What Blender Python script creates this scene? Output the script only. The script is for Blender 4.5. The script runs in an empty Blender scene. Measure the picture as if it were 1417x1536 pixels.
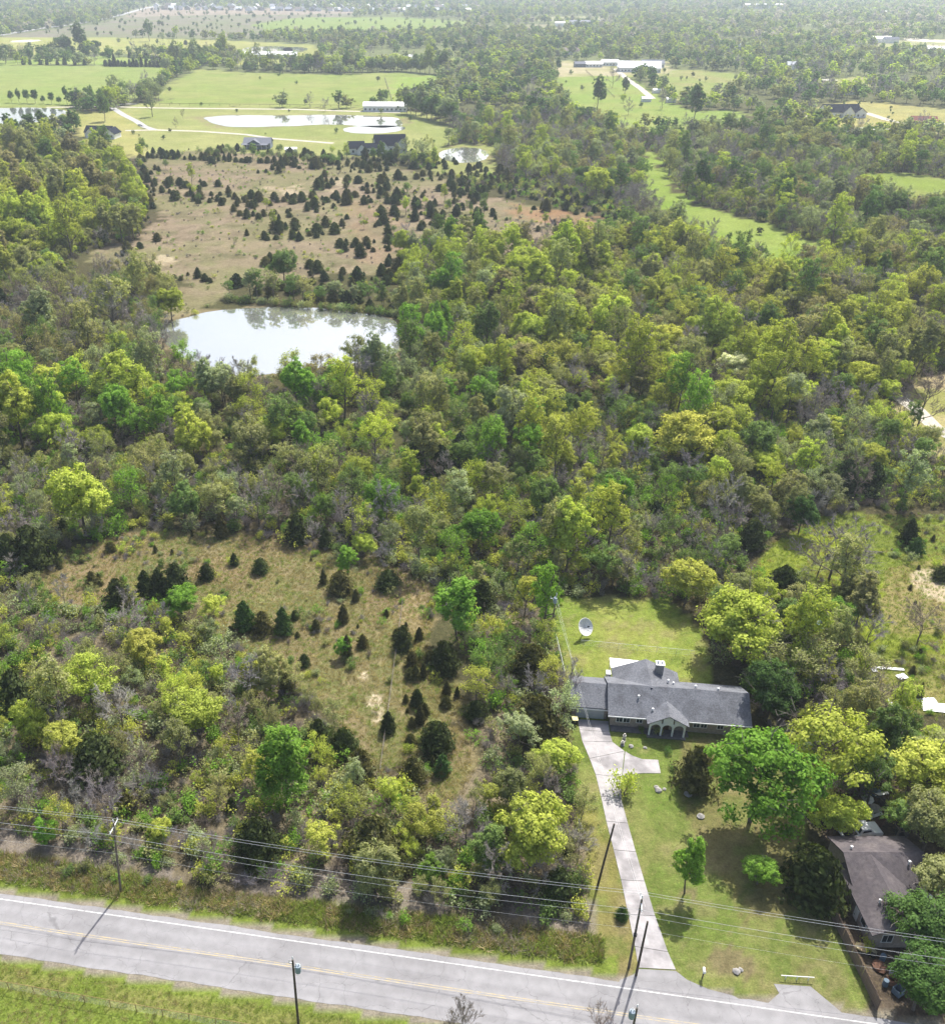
import bpy, math, random
import numpy as np
from mathutils import Vector

# ------------------------------------------------------------------ camera, sky, sun, exposure
SC = bpy.context.scene
COL = SC.collection
CAM_H = 95.0
FPX = 1420.0                       # focal length in photo pixels (1417 x 1536)
PX0, PY0 = 600.0, 768.0            # principal point
TILT = math.atan2(PY0 + 50.0, FPX)
ST, CT = math.sin(TILT), math.cos(TILT)

cam_data = bpy.data.cameras.new('camera')
cam_data.lens = FPX / 1536.0 * 36.0
cam_data.sensor_width = 36.0
cam_data.shift_x = (708.5 - PX0) / 1536.0
cam_data.clip_start = 0.5
cam_data.clip_end = 40000.0
cam = bpy.data.objects.new('camera', cam_data)
cam.location = (0, 0, CAM_H)
cam.rotation_euler = (math.radians(90) - TILT, 0, 0)
COL.objects.link(cam)
SC.camera = cam

SUN_EL, SUN_AZ = math.radians(54), math.radians(27)     # azimuth to the right of the view direction (+Y)
world = bpy.data.worlds.new('World')
SC.world = world
world.use_nodes = True
nt = world.node_tree
sky = nt.nodes.new('ShaderNodeTexSky')
sky.sky_type = 'NISHITA'
sky.sun_disc = False
sky.sun_elevation = SUN_EL
sky.sun_rotation = SUN_AZ
sky.air_density = 1.0
sky.dust_density = 4.0
nt.links.new(sky.outputs[0], nt.nodes['Background'].inputs[0])
nt.nodes['Background'].inputs[1].default_value = 0.13
sun_data = bpy.data.lights.new('sun', 'SUN')
sun_data.energy = 4.4
sun_data.angle = math.radians(0.55)
sun_data.color = (1.0, 0.96, 0.88)
sun = bpy.data.objects.new('sun', sun_data)
sd = Vector((math.sin(SUN_AZ) * math.cos(SUN_EL), math.cos(SUN_AZ) * math.cos(SUN_EL), math.sin(SUN_EL)))
sun.rotation_euler = sd.to_track_quat('Z', 'Y').to_euler()
sun.location = (0, 0, 300)
COL.objects.link(sun)
vs = SC.view_settings
vs.view_transform = 'Standard'
vs.look = 'None'
vs.exposure = 0.82
vs.gamma = 1.0
SC.render.engine = 'CYCLES'
cy = SC.cycles
cy.max_bounces = 6
cy.diffuse_bounces = 2
cy.glossy_bounces = 2
cy.transmission_bounces = 4
cy.volume_bounces = 0
cy.transparent_max_bounces = 6
cy.use_denoising = True
cy.use_adaptive_sampling = True
cy.adaptive_threshold = .025
cy.volume_step_rate = 5.0

R = np.random.default_rng(20250411)
random.seed(7)
rad = math.radians

# ------------------------------------------------------------------ maths helpers
def G(px, py, z=0.0):
    """where the line of sight through a photo pixel meets the height z"""
    u = (px - PX0) / FPX
    v = (PY0 - py) / FPX
    k = (z - CAM_H) / (-ST + v * CT)
    return (u * k, (CT + v * ST) * k, z)

def screen(x, y, z):
    zz = z - CAM_H
    dep = y * CT - zz * ST
    up = y * ST + zz * CT
    return PX0 + FPX * x / dep, PY0 - FPX * up / dep, dep

def poly(*pts):
    return np.array([G(a, b)[:2] for a, b in pts])

def inside(P, x, y):
    x = np.asarray(x, float); y = np.asarray(y, float)
    r = np.zeros(x.shape, bool)
    n = len(P)
    for i in range(n):
        x1, y1 = P[i]; x2, y2 = P[(i + 1) % n]
        if y1 == y2: continue
        c = ((y1 > y) != (y2 > y)) & (x < (x2 - x1) * (y - y1) / (y2 - y1) + x1)
        r ^= c
    return r

def hash2(i, j, s):
    h = (i.astype(np.int64) * 374761393 + j.astype(np.int64) * 668265263 + s * 1442695041) & 0x7fffffff
    h = ((h ^ (h >> 13)) * 1274126177) & 0x7fffffff
    return ((h ^ (h >> 16)) & 0xffff) / 65535.0

def vnoise(x, y, scale, seed=0):
    x = np.asarray(x, float) / scale; y = np.asarray(y, float) / scale
    i = np.floor(x); j = np.floor(y); fx = x - i; fy = y - j
    fx = fx * fx * (3 - 2 * fx); fy = fy * fy * (3 - 2 * fy)
    a = hash2(i, j, seed); b = hash2(i + 1, j, seed); c = hash2(i, j + 1, seed); d = hash2(i + 1, j + 1, seed)
    return (a * (1 - fx) + b * fx) * (1 - fy) + (c * (1 - fx) + d * fx) * fy

def fnoise(x, y, scale, seed=0):
    return (vnoise(x, y, scale, seed) * .55 + vnoise(x, y, scale * .45, seed + 1) * .3 + vnoise(x, y, scale * .2, seed + 2) * .15)

# ------------------------------------------------------------------ materials
MATS = {}
def mat(name, col, rough=.85, var=.18, scale=1.5, bump=0.0, bscale=None, metal=0.0, spec=.3, detail=5, coord='Object', col2=None, c2scale=None, c2lo=.45, c2hi=.6):
    if name in MATS: return MATS[name]
    m = bpy.data.materials.new(name); m.use_nodes = True
    t = m.node_tree; n = t.nodes; l = t.links
    b = n['Principled BSDF']
    b.inputs['Roughness'].default_value = rough
    b.inputs['Metallic'].default_value = metal
    b.inputs['Specular IOR Level'].default_value = spec
    tc = n.new('ShaderNodeTexCoord')
    nz = n.new('ShaderNodeTexNoise'); nz.inputs['Scale'].default_value = scale; nz.inputs['Detail'].default_value = detail
    l.new(tc.outputs[coord], nz.inputs['Vector'])
    mr = n.new('ShaderNodeMapRange'); mr.inputs['From Min'].default_value = .3; mr.inputs['From Max'].default_value = .7
    mr.inputs['To Min'].default_value = 1 - var; mr.inputs['To Max'].default_value = 1 + var
    l.new(nz.outputs['Fac'], mr.inputs['Value'])
    mul = n.new('ShaderNodeVectorMath'); mul.operation = 'SCALE'
    if col2 is not None:
        n2 = n.new('ShaderNodeTexNoise'); n2.inputs['Scale'].default_value = c2scale or scale * .3; n2.inputs['Detail'].default_value = 6
        l.new(tc.outputs[coord], n2.inputs['Vector'])
        r2 = n.new('ShaderNodeMapRange'); r2.inputs['From Min'].default_value = c2lo; r2.inputs['From Max'].default_value = c2hi
        l.new(n2.outputs['Fac'], r2.inputs['Value'])
        mx = n.new('ShaderNodeMix'); mx.data_type = 'RGBA'
        mx.inputs['A'].default_value = (*col, 1); mx.inputs['B'].default_value = (*col2, 1)
        l.new(r2.outputs['Result'], mx.inputs['Factor']); l.new(mx.outputs['Result'], mul.inputs[0])
    else:
        mul.inputs[0].default_value = col
    l.new(mr.outputs['Result'], mul.inputs['Scale'])
    l.new(mul.outputs['Vector'], b.inputs['Base Color'])
    if bump:
        bp = n.new('ShaderNodeBump'); bp.inputs['Strength'].default_value = 1.0; bp.inputs['Distance'].default_value = bump
        nb = n.new('ShaderNodeTexNoise'); nb.inputs['Scale'].default_value = bscale or scale * 4; nb.inputs['Detail'].default_value = 4
        l.new(tc.outputs[coord], nb.inputs['Vector']); l.new(nb.outputs['Fac'], bp.inputs['Height']); l.new(bp.outputs['Normal'], b.inputs['Normal'])
    MATS[name] = m
    return m

def foliage_mat(name, translucency, var=.3, base=(1, 1, 1), hue=.12):
    """leaf colour comes from the tree's own 'tint'; every leaf varies a little"""
    m = bpy.data.materials.new(name); m.use_nodes = True
    t = m.node_tree; n = t.nodes; l = t.links
    n.remove(n['Principled BSDF'])
    out = n['Material Output']
    at = n.new('ShaderNodeAttribute'); at.attribute_type = 'INSTANCER'; at.attribute_name = 'tint'
    ge = n.new('ShaderNodeNewGeometry')
    mr = n.new('ShaderNodeMapRange'); mr.inputs['To Min'].default_value = 1 - var; mr.inputs['To Max'].default_value = 1 + var
    l.new(ge.outputs['Random Per Island'], mr.inputs['Value'])
    mul = n.new('ShaderNodeVectorMath'); mul.operation = 'SCALE'
    l.new(at.outputs['Vector'], mul.inputs[0]); l.new(mr.outputs['Result'], mul.inputs['Scale'])
    m2 = n.new('ShaderNodeVectorMath'); m2.operation = 'MULTIPLY'; m2.inputs[1].default_value = base
    l.new(mul.outputs['Vector'], m2.inputs[0])
    col = m2.outputs['Vector']
    d = n.new('ShaderNodeBsdfDiffuse'); l.new(col, d.inputs['Color'])
    if translucency:
        tr = n.new('ShaderNodeBsdfTranslucent')
        m3 = n.new('ShaderNodeVectorMath'); m3.operation = 'MULTIPLY'; m3.inputs[1].default_value = (1.05 * translucency, 1.14 * translucency, .5 * translucency)
        l.new(col, m3.inputs[0]); l.new(m3.outputs['Vector'], tr.inputs['Color'])
        mx = n.new('ShaderNodeAddShader')
        l.new(d.outputs[0], mx.inputs[0]); l.new(tr.outputs[0], mx.inputs[1]); l.new(mx.outputs[0], out.inputs[0])
    else:
        l.new(d.outputs[0], out.inputs[0])
    MATS[name] = m
    return m

# ------------------------------------------------------------------ mesh helpers
class MB:
    def __init__(s): s.v = []; s.f = []; s.mi = []; s.cur = 0
    def quad(s, a, b, c, d):
        k = len(s.v); s.v += [a, b, c, d]; s.f.append((k, k + 1, k + 2, k + 3)); s.mi.append(s.cur); return s
    def face(s, *pts):
        k = len(s.v); s.v += list(pts); s.f.append(tuple(range(k, k + len(pts)))); s.mi.append(s.cur); return s
    def box(s, x0, x1, y0, y1, z0, z1):
        k = len(s.v)
        s.v += [(x0, y0, z0), (x1, y0, z0), (x1, y1, z0), (x0, y1, z0), (x0, y0, z1), (x1, y0, z1), (x1, y1, z1), (x0, y1, z1)]
        for f in ((0, 3, 2, 1), (4, 5, 6, 7), (0, 1, 5, 4), (1, 2, 6, 5), (2, 3, 7, 6), (3, 0, 4, 7)):
            s.f.append(tuple(k + i for i in f)); s.mi.append(s.cur)
        return s
    def slab(s, pts, th):
        """a sheet through pts (upper side) with thickness th downwards"""
        n = len(pts); k = len(s.v)
        s.v += list(pts) + [(p[0], p[1], p[2] - th) for p in pts]
        s.f.append(tuple(range(k, k + n))); s.f.append(tuple(range(k + 2 * n - 1, k + n - 1, -1)))
        for i in range(n):
            j = (i + 1) % n; s.f.append((k + i, k + n + i, k + n + j, k + j))
        s.mi += [s.cur] * (n + 2)
        return s
    def tube(s, pts, r, sides=6, cap=True):
        pts = [Vector(p) for p in pts]; rs = r if isinstance(r, (list, tuple)) else [r] * len(pts)
        k = len(s.v)
        for i, p in enumerate(pts):
            d = (pts[min(i + 1, len(pts) - 1)] - pts[max(i - 1, 0)]).normalized()
            a = d.cross(Vector((0, 0, 1)) if abs(d.z) < .9 else Vector((1, 0, 0))).normalized(); b = d.cross(a)
            for q in range(sides):
                w = 2 * math.pi * q / sides
                s.v.append(tuple(p + (a * math.cos(w) + b * math.sin(w)) * rs[i]))
        for i in range(len(pts) - 1):
            for q in range(sides):
                q2 = (q + 1) % sides
                s.f.append((k + i * sides + q, k + i * sides + q2, k + (i + 1) * sides + q2, k + (i + 1) * sides + q)); s.mi.append(s.cur)
        if cap:
            s.f.append(tuple(k + q for q in range(sides))[::-1]); s.f.append(tuple(k + (len(pts) - 1) * sides + q for q in range(sides))); s.mi += [s.cur] * 2
        return s
    def lathe(s, prof, c=(0, 0, 0), sides=12):
        k = len(s.v)
        for r, z in prof:
            for q in range(sides):
                w = 2 * math.pi * q / sides; s.v.append((c[0] + r * math.cos(w), c[1] + r * math.sin(w), c[2] + z))
        for i in range(len(prof) - 1):
            for q in range(sides):
                q2 = (q + 1) % sides
                s.f.append((k + i * sides + q, k + i * sides + q2, k + (i + 1) * sides + q2, k + (i + 1) * sides + q)); s.mi.append(s.cur)
        s.f.append(tuple(k + q for q in range(sides))[::-1]); s.f.append(tuple(k + (len(prof) - 1) * sides + q for q in range(sides))); s.mi += [s.cur] * 2
        return s
    def mesh(s, name, mats):
        me = bpy.data.meshes.new(name); me.from_pydata([tuple(v) for v in s.v], [], s.f)
        if not isinstance(mats, (list, tuple)): mats = [mats]
        for m in mats: me.materials.append(m)
        if len(mats) > 1: me.polygons.foreach_set('material_index', s.mi)
        me.update(); return me
    def build(s, name, mats, parent=None, loc=(0, 0, 0), rz=0):
        return link(name, s.mesh(name, mats), parent, loc, rz)

def link(name, me, parent=None, loc=(0, 0, 0), rz=0):
    o = bpy.data.objects.new(name, me); COL.objects.link(o)
    o.location = loc; o.rotation_euler = (0, 0, rz)
    if parent is not None: o.parent = parent
    return o

def tag(o, label=None, cat=None, group=None, kind=None):
    if label: o['label'] = label
    if cat: o['category'] = cat
    if group: o['group'] = group
    if kind: o['kind'] = kind
    return o

def thing(name, label, cat, loc=(0, 0, 0), rz=0, group=None):
    return tag(link(name, None, None, loc, rz), label, cat, group)

def np_mesh(name, V, F, mats, mi=None):
    """V (n,3), F (m,4) quads"""
    me = bpy.data.meshes.new(name)
    V = np.asarray(V, np.float32); F = np.asarray(F, np.int32)
    me.vertices.add(len(V)); me.vertices.foreach_set('co', V.ravel())
    me.loops.add(F.size); me.loops.foreach_set('vertex_index', F.ravel())
    me.polygons.add(len(F)); me.polygons.foreach_set('loop_start', np.arange(len(F), dtype=np.int32) * F.shape[1])
    for m in mats: me.materials.append(m)
    if mi is not None: me.polygons.foreach_set('material_index', np.asarray(mi, np.int32))
    me.update(calc_edges=True)
    return me
# ------------------------------------------------------------------ land: where things lie (ground outlines, from the photo)
A_MEADOW = poly((40, 880), (90, 830), (190, 800), (330, 795), (480, 825), (560, 838), (640, 870), (660, 885), (650, 930), (625, 980), (610, 1060), (612, 1140), (572, 1170), (530, 1110), (470, 1050), (400, 1000), (330, 960), (300, 900), (200, 905), (120, 905), (60, 895))
A_STRIP = poly((645, 900), (655, 930), (640, 965), (650, 1010), (690, 1030), (700, 1090), (712, 1150), (690, 1200), (640, 1205), (612, 1150), (607, 1050), (618, 970))
C_MEADOW = poly((205, 235), (300, 222), (400, 232), (560, 243), (640, 262), (720, 290), (830, 315), (935, 338), (905, 374), (720, 380), (610, 370), (590, 410), (470, 415), (430, 415), (350, 430), (310, 465), (240, 490), (260, 450), (290, 425), (215, 405), (120, 392), (140, 375), (205, 360), (235, 330), (218, 270))
POND = poly((232, 500), (262, 480), (310, 467), (372, 461), (430, 459), (500, 464), (560, 471), (594, 482), (606, 498), (602, 520), (588, 534), (560, 541), (520, 546), (460, 553), (400, 562), (340, 566), (300, 552), (258, 524))
LAWN_BACK = poly((822, 903), (860, 894), (940, 894), (1000, 901), (1040, 925), (1065, 965), (1068, 1015), (1075, 1060), (1120, 1085), (1120, 1110), (860, 1090), (838, 1010), (830, 960))
LAWN_FRONT = poly((858, 1078), (905, 1076), (1060, 1095), (1110, 1100), (1200, 1180), (1215, 1280), (1240, 1370), (1312, 1500), (1300, 1536), (1220, 1525), (1060, 1490), (900, 1468), (888, 1400), (880, 1300), (868, 1200), (852, 1130))
R_MEADOW = poly((1128, 840), (1165, 805), (1230, 778), (1300, 772), (1430, 770), (1460, 1080), (1400, 1080), (1350, 1050), (1300, 1020), (1268, 985), (1290, 925), (1250, 900), (1190, 892), (1140, 890))
R_GLADE = poly((1335, 618), (1370, 570), (1440, 555), (1450, 705), (1400, 690))
LANE = poly((962, 225), (985, 228), (1005, 270), (1030, 300), (1080, 318), (1150, 335), (1255, 378), (1210, 404), (1130, 404), (1075, 386), (1030, 354), (990, 324), (962, 290))
GLADE2 = poly((1270, 262), (1340, 258), (1440, 270), (1440, 318), (1380, 312), (1300, 302))
FIELD_BARN = poly((832, 112), (862, 106), (930, 108), (985, 140), (1010, 158), (1055, 168), (1110, 165), (1115, 180), (1030, 195), (930, 200), (865, 178), (838, 148))
FIELD_EAST = poly((960, 108), (1040, 105), (1120, 112), (1110, 128), (1060, 150), (1010, 150), (985, 130))
VALLEY = poly((170, 165), (240, 150), (330, 160), (620, 165), (660, 180), (690, 205), (650, 228), (560, 235), (430, 232), (330, 222), (200, 232), (190, 205), (215, 190))
PASTURE_BIG = poly((236, 145), (255, 122), (300, 103), (400, 110), (520, 112), (580, 108), (655, 112), (662, 125), (610, 160), (560, 162), (330, 160), (238, 155))
PASTURE_LEFT = poly((-300, 97), (0, 97), (110, 98), (250, 100), (262, 108), (236, 128), (190, 152), (100, 158), (0, 160), (-300, 165))
PASTURE_STRIP = poly((-100, 92), (40, 90), (130, 84), (250, 88), (262, 97), (120, 96), (-100, 97))
FIELD_PALE = poly((-400, 58), (0, 56), (150, 56), (330, 60), (420, 64), (440, 76), (380, 84), (260, 84), (140, 78), (20, 84), (-400, 88))
FIELD_GREY = poly((30, 50), (160, 34), (215, 10), (420, 14), (560, 20), (440, 38), (430, 56), (330, 58), (150, 56), (0, 56))
FIELD_GREEN = poly((375, 37), (450, 26), (600, 26), (705, 32), (700, 42), (640, 52), (540, 55), (430, 56))
EAST_HOME = poly((1215, 160), (1280, 150), (1440, 165), (1440, 200), (1330, 200), (1260, 195), (1220, 180))
EAST_FIELD = poly((1220, 118), (1300, 116), (1320, 130), (1250, 138))
FAR_FIELD_R = poly((1290, 62), (1440, 58), (1440, 84), (1370, 82))
FAR_STRIP = poly((720, 38), (830, 36), (900, 42), (830, 48), (730, 46))
POND_FAR = poly((297, 177), (340, 173), (420, 173.5), (500, 172), (560, 174), (600, 177), (607, 187), (585, 192), (540, 190), (500, 186), (440, 189), (380, 191), (330, 190))
POND_FAR_B = poly((508, 194), (535, 189), (600, 188), (612, 193), (585, 200), (530, 201))
POND_EAST = poly((655, 228), (690, 220), (730, 224), (735, 238), (700, 246), (662, 240))
POND_WEST = poly((-40, 164), (30, 161), (95, 163), (104, 172), (80, 182), (-40, 190))
POND_NORTH = poly((362, 71), (420, 69), (440, 72), (440, 80), (420, 83), (364, 81))
POND_NORTH_B = poly((424, 70.5), (460, 71), (463, 75), (440, 80), (424, 78))
POND_HOME = poly((1255, 193), (1300, 190), (1360, 196), (1355, 206), (1290, 206))
EAST_SHORE = poly((645, 224), (700, 214), (742, 220), (750, 264), (700, 268), (650, 262))
WEST_GAP = poly((-60, 158), (112, 158), (116, 190), (60, 204), (-60, 208))
BARN_GAP = poly((826, 92), (1000, 90), (1010, 110), (960, 112), (830, 116))
CAR_GAP = poly((1192, 930), (1250, 932), (1262, 990), (1200, 988))
SCRAP = poly((1290, 990), (1440, 980), (1440, 1112), (1375, 1105), (1318, 1066))
HOUSE_GAP = poly((105, 172), (200, 165), (220, 236), (175, 232), (120, 222))
NORTH_GAP = poly((350, 66), (478, 66), (482, 97), (350, 97))
YARD = poly((1250, 1255), (1340, 1180), (1440, 1150), (1460, 1536), (1330, 1536), (1305, 1490), (1262, 1400))
FAR_A = poly((1000, 17), (1220, 15), (1240, 20), (1100, 23), (1000, 22))
FAR_B = poly((760, 26), (900, 24), (960, 28), (880, 31), (770, 31))
FAR_C = poly((1180, 36), (1330, 33), (1440, 36), (1440, 42), (1280, 43))
FAR_D = poly((1040, 60), (1140, 57), (1160, 63), (1080, 68))
FAR_E = poly((480, 88), (600, 84), (690, 88), (660, 98), (560, 100), (490, 97))
VERGE_Y = lambda x: 74.5 - 0.158 * (x + 47.3)            # far edge of the asphalt
BRUSH_EDGE = poly((-80, 1262), (0, 1278), (140, 1300), (300, 1335), (450, 1352), (600, 1368), (760, 1388), (905, 1405), (900, 1475), (640, 1437), (450, 1408), (240, 1375), (0, 1342), (-80, 1330))
OPEN = [A_MEADOW, A_STRIP, C_MEADOW, POND, LAWN_BACK, LAWN_FRONT, R_MEADOW, R_GLADE, LANE, GLADE2, FIELD_BARN, FIELD_EAST, VALLEY, PASTURE_BIG, PASTURE_LEFT, PASTURE_STRIP,
        FIELD_PALE, FIELD_GREY, FIELD_GREEN, EAST_HOME, EAST_FIELD, FAR_FIELD_R, FAR_STRIP, POND_FAR, POND_FAR_B, POND_EAST, POND_WEST, POND_NORTH, POND_NORTH_B, POND_HOME, YARD, HOUSE_GAP, NORTH_GAP, EAST_SHORE, WEST_GAP, BARN_GAP, CAR_GAP, SCRAP, FAR_A, FAR_B, FAR_C, FAR_D, FAR_E]

# ------------------------------------------------------------------ ground
def make_ground():
    ys = [-3000, -800, -200, -40]
    y = 30.0
    while y < 9500:
        ys.append(y); y += max(.8, y * .0072)
    ys = np.array(ys + [9600.])
    us = np.concatenate([[-14, -6, -3, -1.6, -1.1, -.85], np.linspace(-.7, .95, 300), [1.1, 1.4, 2.2, 4, 8, 14]])
    yy, uu = np.meshgrid(ys, us, indexing='ij')
    wide = np.maximum(yy * 1.0, 0) * CT + CAM_H * ST
    xx = uu * np.maximum(wide, 60)
    lim = 9600.
    xx = np.clip(xx, -lim, lim)
    X = xx.ravel(); Y = yy.ravel()
    # noise moves the borders so that they are ragged, more so farther away
    amp = np.clip(Y * .02, 1.2, 14)
    jx = X + (fnoise(X, Y, 5, 3) - .5) * amp * 1.6 + (fnoise(X, Y, 22, 5) - .5) * amp
    jy = Y + (fnoise(X, Y, 5, 9) - .5) * amp * 1.6 + (fnoise(X, Y, 22, 11) - .5) * amp
    C = np.zeros((len(X), 3)); C[:] = (.062, .05, .033)                       # woodland floor
    n1 = fnoise(X, Y, 9, 21)[:, None]; n2 = fnoise(X, Y, 30, 31)[:, None]; n3 = fnoise(X, Y, 2.6, 41)[:, None]
    C = C * (1 - n2) + np.array((.055, .062, .025)) * n2
    far = np.clip((Y - 650) / 500, 0, 1)[:, None]
    C = C * (1 - far) + np.array((.115, .135, .058)) * far
    m = inside(poly((-150, 900), (200, 905), (400, 1005), (572, 1172), (725, 1160), (700, 900), (810, 880), (895, 1400), (0, 1280), (-150, 1260)), jx, jy); C[m] = np.array((.13, .11, .072)) * (.7 + .6 * n1[m])
    def paint(Pl, a, b, nn, soft=True, k=1.0):
        m = inside(Pl, jx if soft else X, jy if soft else Y)
        w = np.clip((nn[m] - .32) / .36, 0, 1)
        C[m] = C[m] * (1 - k) + (np.array(a) * (1 - w) + np.array(b) * w) * k
        return m
    tan, straw, rust, pale = (.165, .13, .072), (.21, .165, .1), (.2, .11, .06), (.40, .34, .24)
    grn, lawn1, lawn2 = (.13, .15, .04), (.135, .185, .032), (.188, .205, .052)
    paint(A_MEADOW, tan, (.125, .128, .05), n1)
    m = inside(A_MEADOW, jx, jy); w = (n3[:, 0] > .62) & m; C[w] = C[w] * .5 + np.array(straw) * .5
    paint(A_STRIP, (.165, .13, .078), (.13, .125, .05), n1)
    paint(C_MEADOW, (.185, .148, .103), (.165, .145, .085), n2)
    m = inside(C_MEADOW, jx, jy); w = (n1[:, 0] > .56) & m; C[w] = C[w] * .5 + np.array((.115, .12, .055)) * .5; w = (n3[:, 0] > .6) & m; C[w] *= .78; w = (n2[:, 0] > .58) & m; C[w] = C[w] * .6 + np.array((.14, .14, .065)) * .4
    paint(poly((520, 300), (600, 300), (600, 400), (540, 400)), (.2, .13, .085), (.18, .14, .09), n1, k=.4)
    paint(poly((760, 305), (900, 325), (890, 345), (760, 325)), (.22, .12, .065), (.2, .14, .08), n1, k=.7)
    for a, b in (((410, 280), (455, 292)), ((235, 385), (262, 398)), ((500, 268), (520, 285))):
        paint(poly((a[0], a[1]), (b[0], a[1] - 2), (b[0], b[1]), (a[0], b[1])), (.34, .29, .2), (.26, .21, .14), n3, k=.8)
    for q in (((533, 1012), (548, 1008), (552, 1020), (538, 1024)), ((543, 1048), (566, 1046), (570, 1066), (558, 1078), (546, 1070)), ((556, 1075), (572, 1080), (566, 1092), (552, 1086)), ((570, 880), (600, 872), (604, 880), (575, 888))):
        paint(poly(*q), pale, (.3, .25, .16), n3, k=.9)
    paint(poly((600, 900), (640, 880), (655, 905), (620, 960), (600, 960)), (.24, .19, .11), (.2, .16, .08), n3, k=.8)
    # lawns
    paint(LAWN_BACK, lawn1, lawn2, n1); paint(LAWN_FRONT, (.106, .145, .032), (.15, .165, .052), n1)
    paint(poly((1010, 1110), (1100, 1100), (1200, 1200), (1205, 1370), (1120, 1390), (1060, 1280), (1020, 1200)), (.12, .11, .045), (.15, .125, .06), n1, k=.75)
    paint(poly((870, 1210), (905, 1215), (940, 1340), (955, 1440), (930, 1465), (895, 1462), (885, 1400), (880, 1300)), (.19, .16, .065), (.16, .15, .045), n1, k=.8)
    # mowing streaks and worn spots
    ca, sa = math.cos(rad(-14)), math.sin(rad(-14)); su = X * ca + Y * sa; sv = -X * sa + Y * ca
    st = vnoise(su, sv * .05, 1.9, 71); st2 = vnoise(su * .06, sv, 1.9, 73)
    m = inside(LAWN_FRONT, jx, jy); C[m] *= (.86 + .28 * st[m])[:, None]
    m = inside(LAWN_BACK, jx, jy); C[m] *= (.86 + .28 * st2[m])[:, None]
    m = (inside(LAWN_FRONT, jx, jy) | inside(LAWN_BACK, jx, jy)) & (n3[:, 0] > .64); C[m] = C[m] * .6 + np.array((.2, .165, .09)) * .4
    m = (inside(LAWN_FRONT, jx, jy) | inside(LAWN_BACK, jx, jy)) & (n3[:, 0] < .34); C[m] = C[m] * .6 + np.array((.075, .13, .02)) * .4
    for cx_, cy_, rx_ in ((1105, 1449, 2.6), (1328, 1470, 2.0), (1030, 1340, 1.2)):
        gx_, gy_, _ = G(cx_, cy_); m = np.hypot(jx - gx_, (jy - gy_) * 1.3) < rx_; C[m] = C[m] * .35 + np.array((.15, .11, .075)) * .65
    paint(R_MEADOW, (.17, .21, .02), (.12, .15, .03), n1)
    paint(poly((1330, 860), (1440, 830), (1440, 960), (1350, 960), (1310, 920)), (.2, .165, .08), (.16, .15, .05), n1, k=.85)
    paint(poly((1372, 862), (1440, 850), (1440, 905), (1390, 905)), pale, (.36, .28, .17), n3, k=.9)
    paint(poly((1290, 1000), (1440, 985), (1440, 1075), (1380, 1075), (1320, 1040)), (.2, .18, .07), (.12, .15, .03), n1, k=.9)
    paint(R_GLADE, (.32, .26, .15), (.2, .21, .06), n1)
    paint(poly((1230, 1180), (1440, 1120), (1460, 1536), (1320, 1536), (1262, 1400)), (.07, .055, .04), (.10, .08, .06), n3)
    # verge
    paint(BRUSH_EDGE, (.145, .125, .062), (.125, .135, .04), n1)
    dv = Y - VERGE_Y(X)
    m = (dv > -1) & (dv < 2.2 + n1[:, 0] * 2.4) & (X < 24); C[m] = np.array((.125, .165, .03)) * (.8 + .4 * n3[m])
    m = (dv > 5) & (dv < 10) & (X < 24) & (n1[:, 0] > .52); C[m] = C[m] * .4 + np.array((.19, .165, .15)) * .6
    m = (dv < -6.5) & (Y > 0); C[m] = np.array((.125, .165, .03)) * (.75 + .5 * n1[m])
    m = (dv < -9) & (dv > -11.5) & (n1[:, 0] > .5); C[m] = C[m] * .5 + np.array((.17, .15, .06)) * .5
    m = (np.abs(dv) < .5 + .35 * n3[:, 0]) | (np.abs(dv + 7.4) < .5 + .35 * n3[:, 0]); m &= (X > -400) & (X < 400); C[m] = (.2, .18, .14)
    # valley and pastures
    paint(R_GLADE, (.25, .22, .11), (.2, .2, .07), n1, k=.4)
    for Pl, a, b in ((LANE, (.13, .2, .03), (.17, .22, .05)), (GLADE2, (.15, .2, .04), (.2, .2, .07)), (VALLEY, (.175, .205, .065), (.22, .23, .09)), (PASTURE_BIG, (.162, .208, .055), (.2, .22, .075)),
                     (PASTURE_LEFT, (.165, .215, .06), (.185, .22, .07)), (PASTURE_STRIP, (.16, .235, .05), (.2, .24, .07)), (FIELD_PALE, (.25, .25, .09), (.22, .24, .075)),
                     (FIELD_GREY, (.16, .145, .115), (.13, .145, .075)), (FIELD_GREEN, (.14, .2, .05), (.165, .21, .06)), (FIELD_BARN, (.155, .215, .05), (.19, .22, .065)), (FIELD_EAST, (.17, .21, .06), (.2, .2, .08)),
                     (EAST_HOME, (.26, .24, .09), (.22, .22, .09)), (EAST_FIELD, (.24, .24, .1), (.2, .22, .08)), (FAR_FIELD_R, (.22, .24, .1), (.3, .28, .18)), (FAR_STRIP, (.2, .19, .12), (.16, .18, .08)), (HOUSE_GAP, (.21, .22, .07), (.25, .24, .09)), (EAST_SHORE, (.19, .21, .07), (.17, .18, .07)), (WEST_GAP, (.18, .2, .06), (.15, .18, .05)), (BARN_GAP, (.3, .27, .17), (.2, .21, .08)), (NORTH_GAP, (.22, .23, .08), (.19, .21, .07)),
                     (FAR_A, (.24, .24, .16), (.2, .22, .12)), (FAR_B, (.2, .22, .1), (.24, .23, .14)), (FAR_C, (.22, .23, .13), (.18, .21, .1)), (FAR_D, (.2, .21, .09), (.22, .21, .1)), (FAR_E, (.2, .23, .07), (.17, .22, .06))):
        paint(Pl, a, b, n2)
    paint(poly((590, 118), (655, 112), (662, 125), (640, 140), (590, 140)), (.15, .25, .04), (.17, .24, .05), n2, k=.8)
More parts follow.
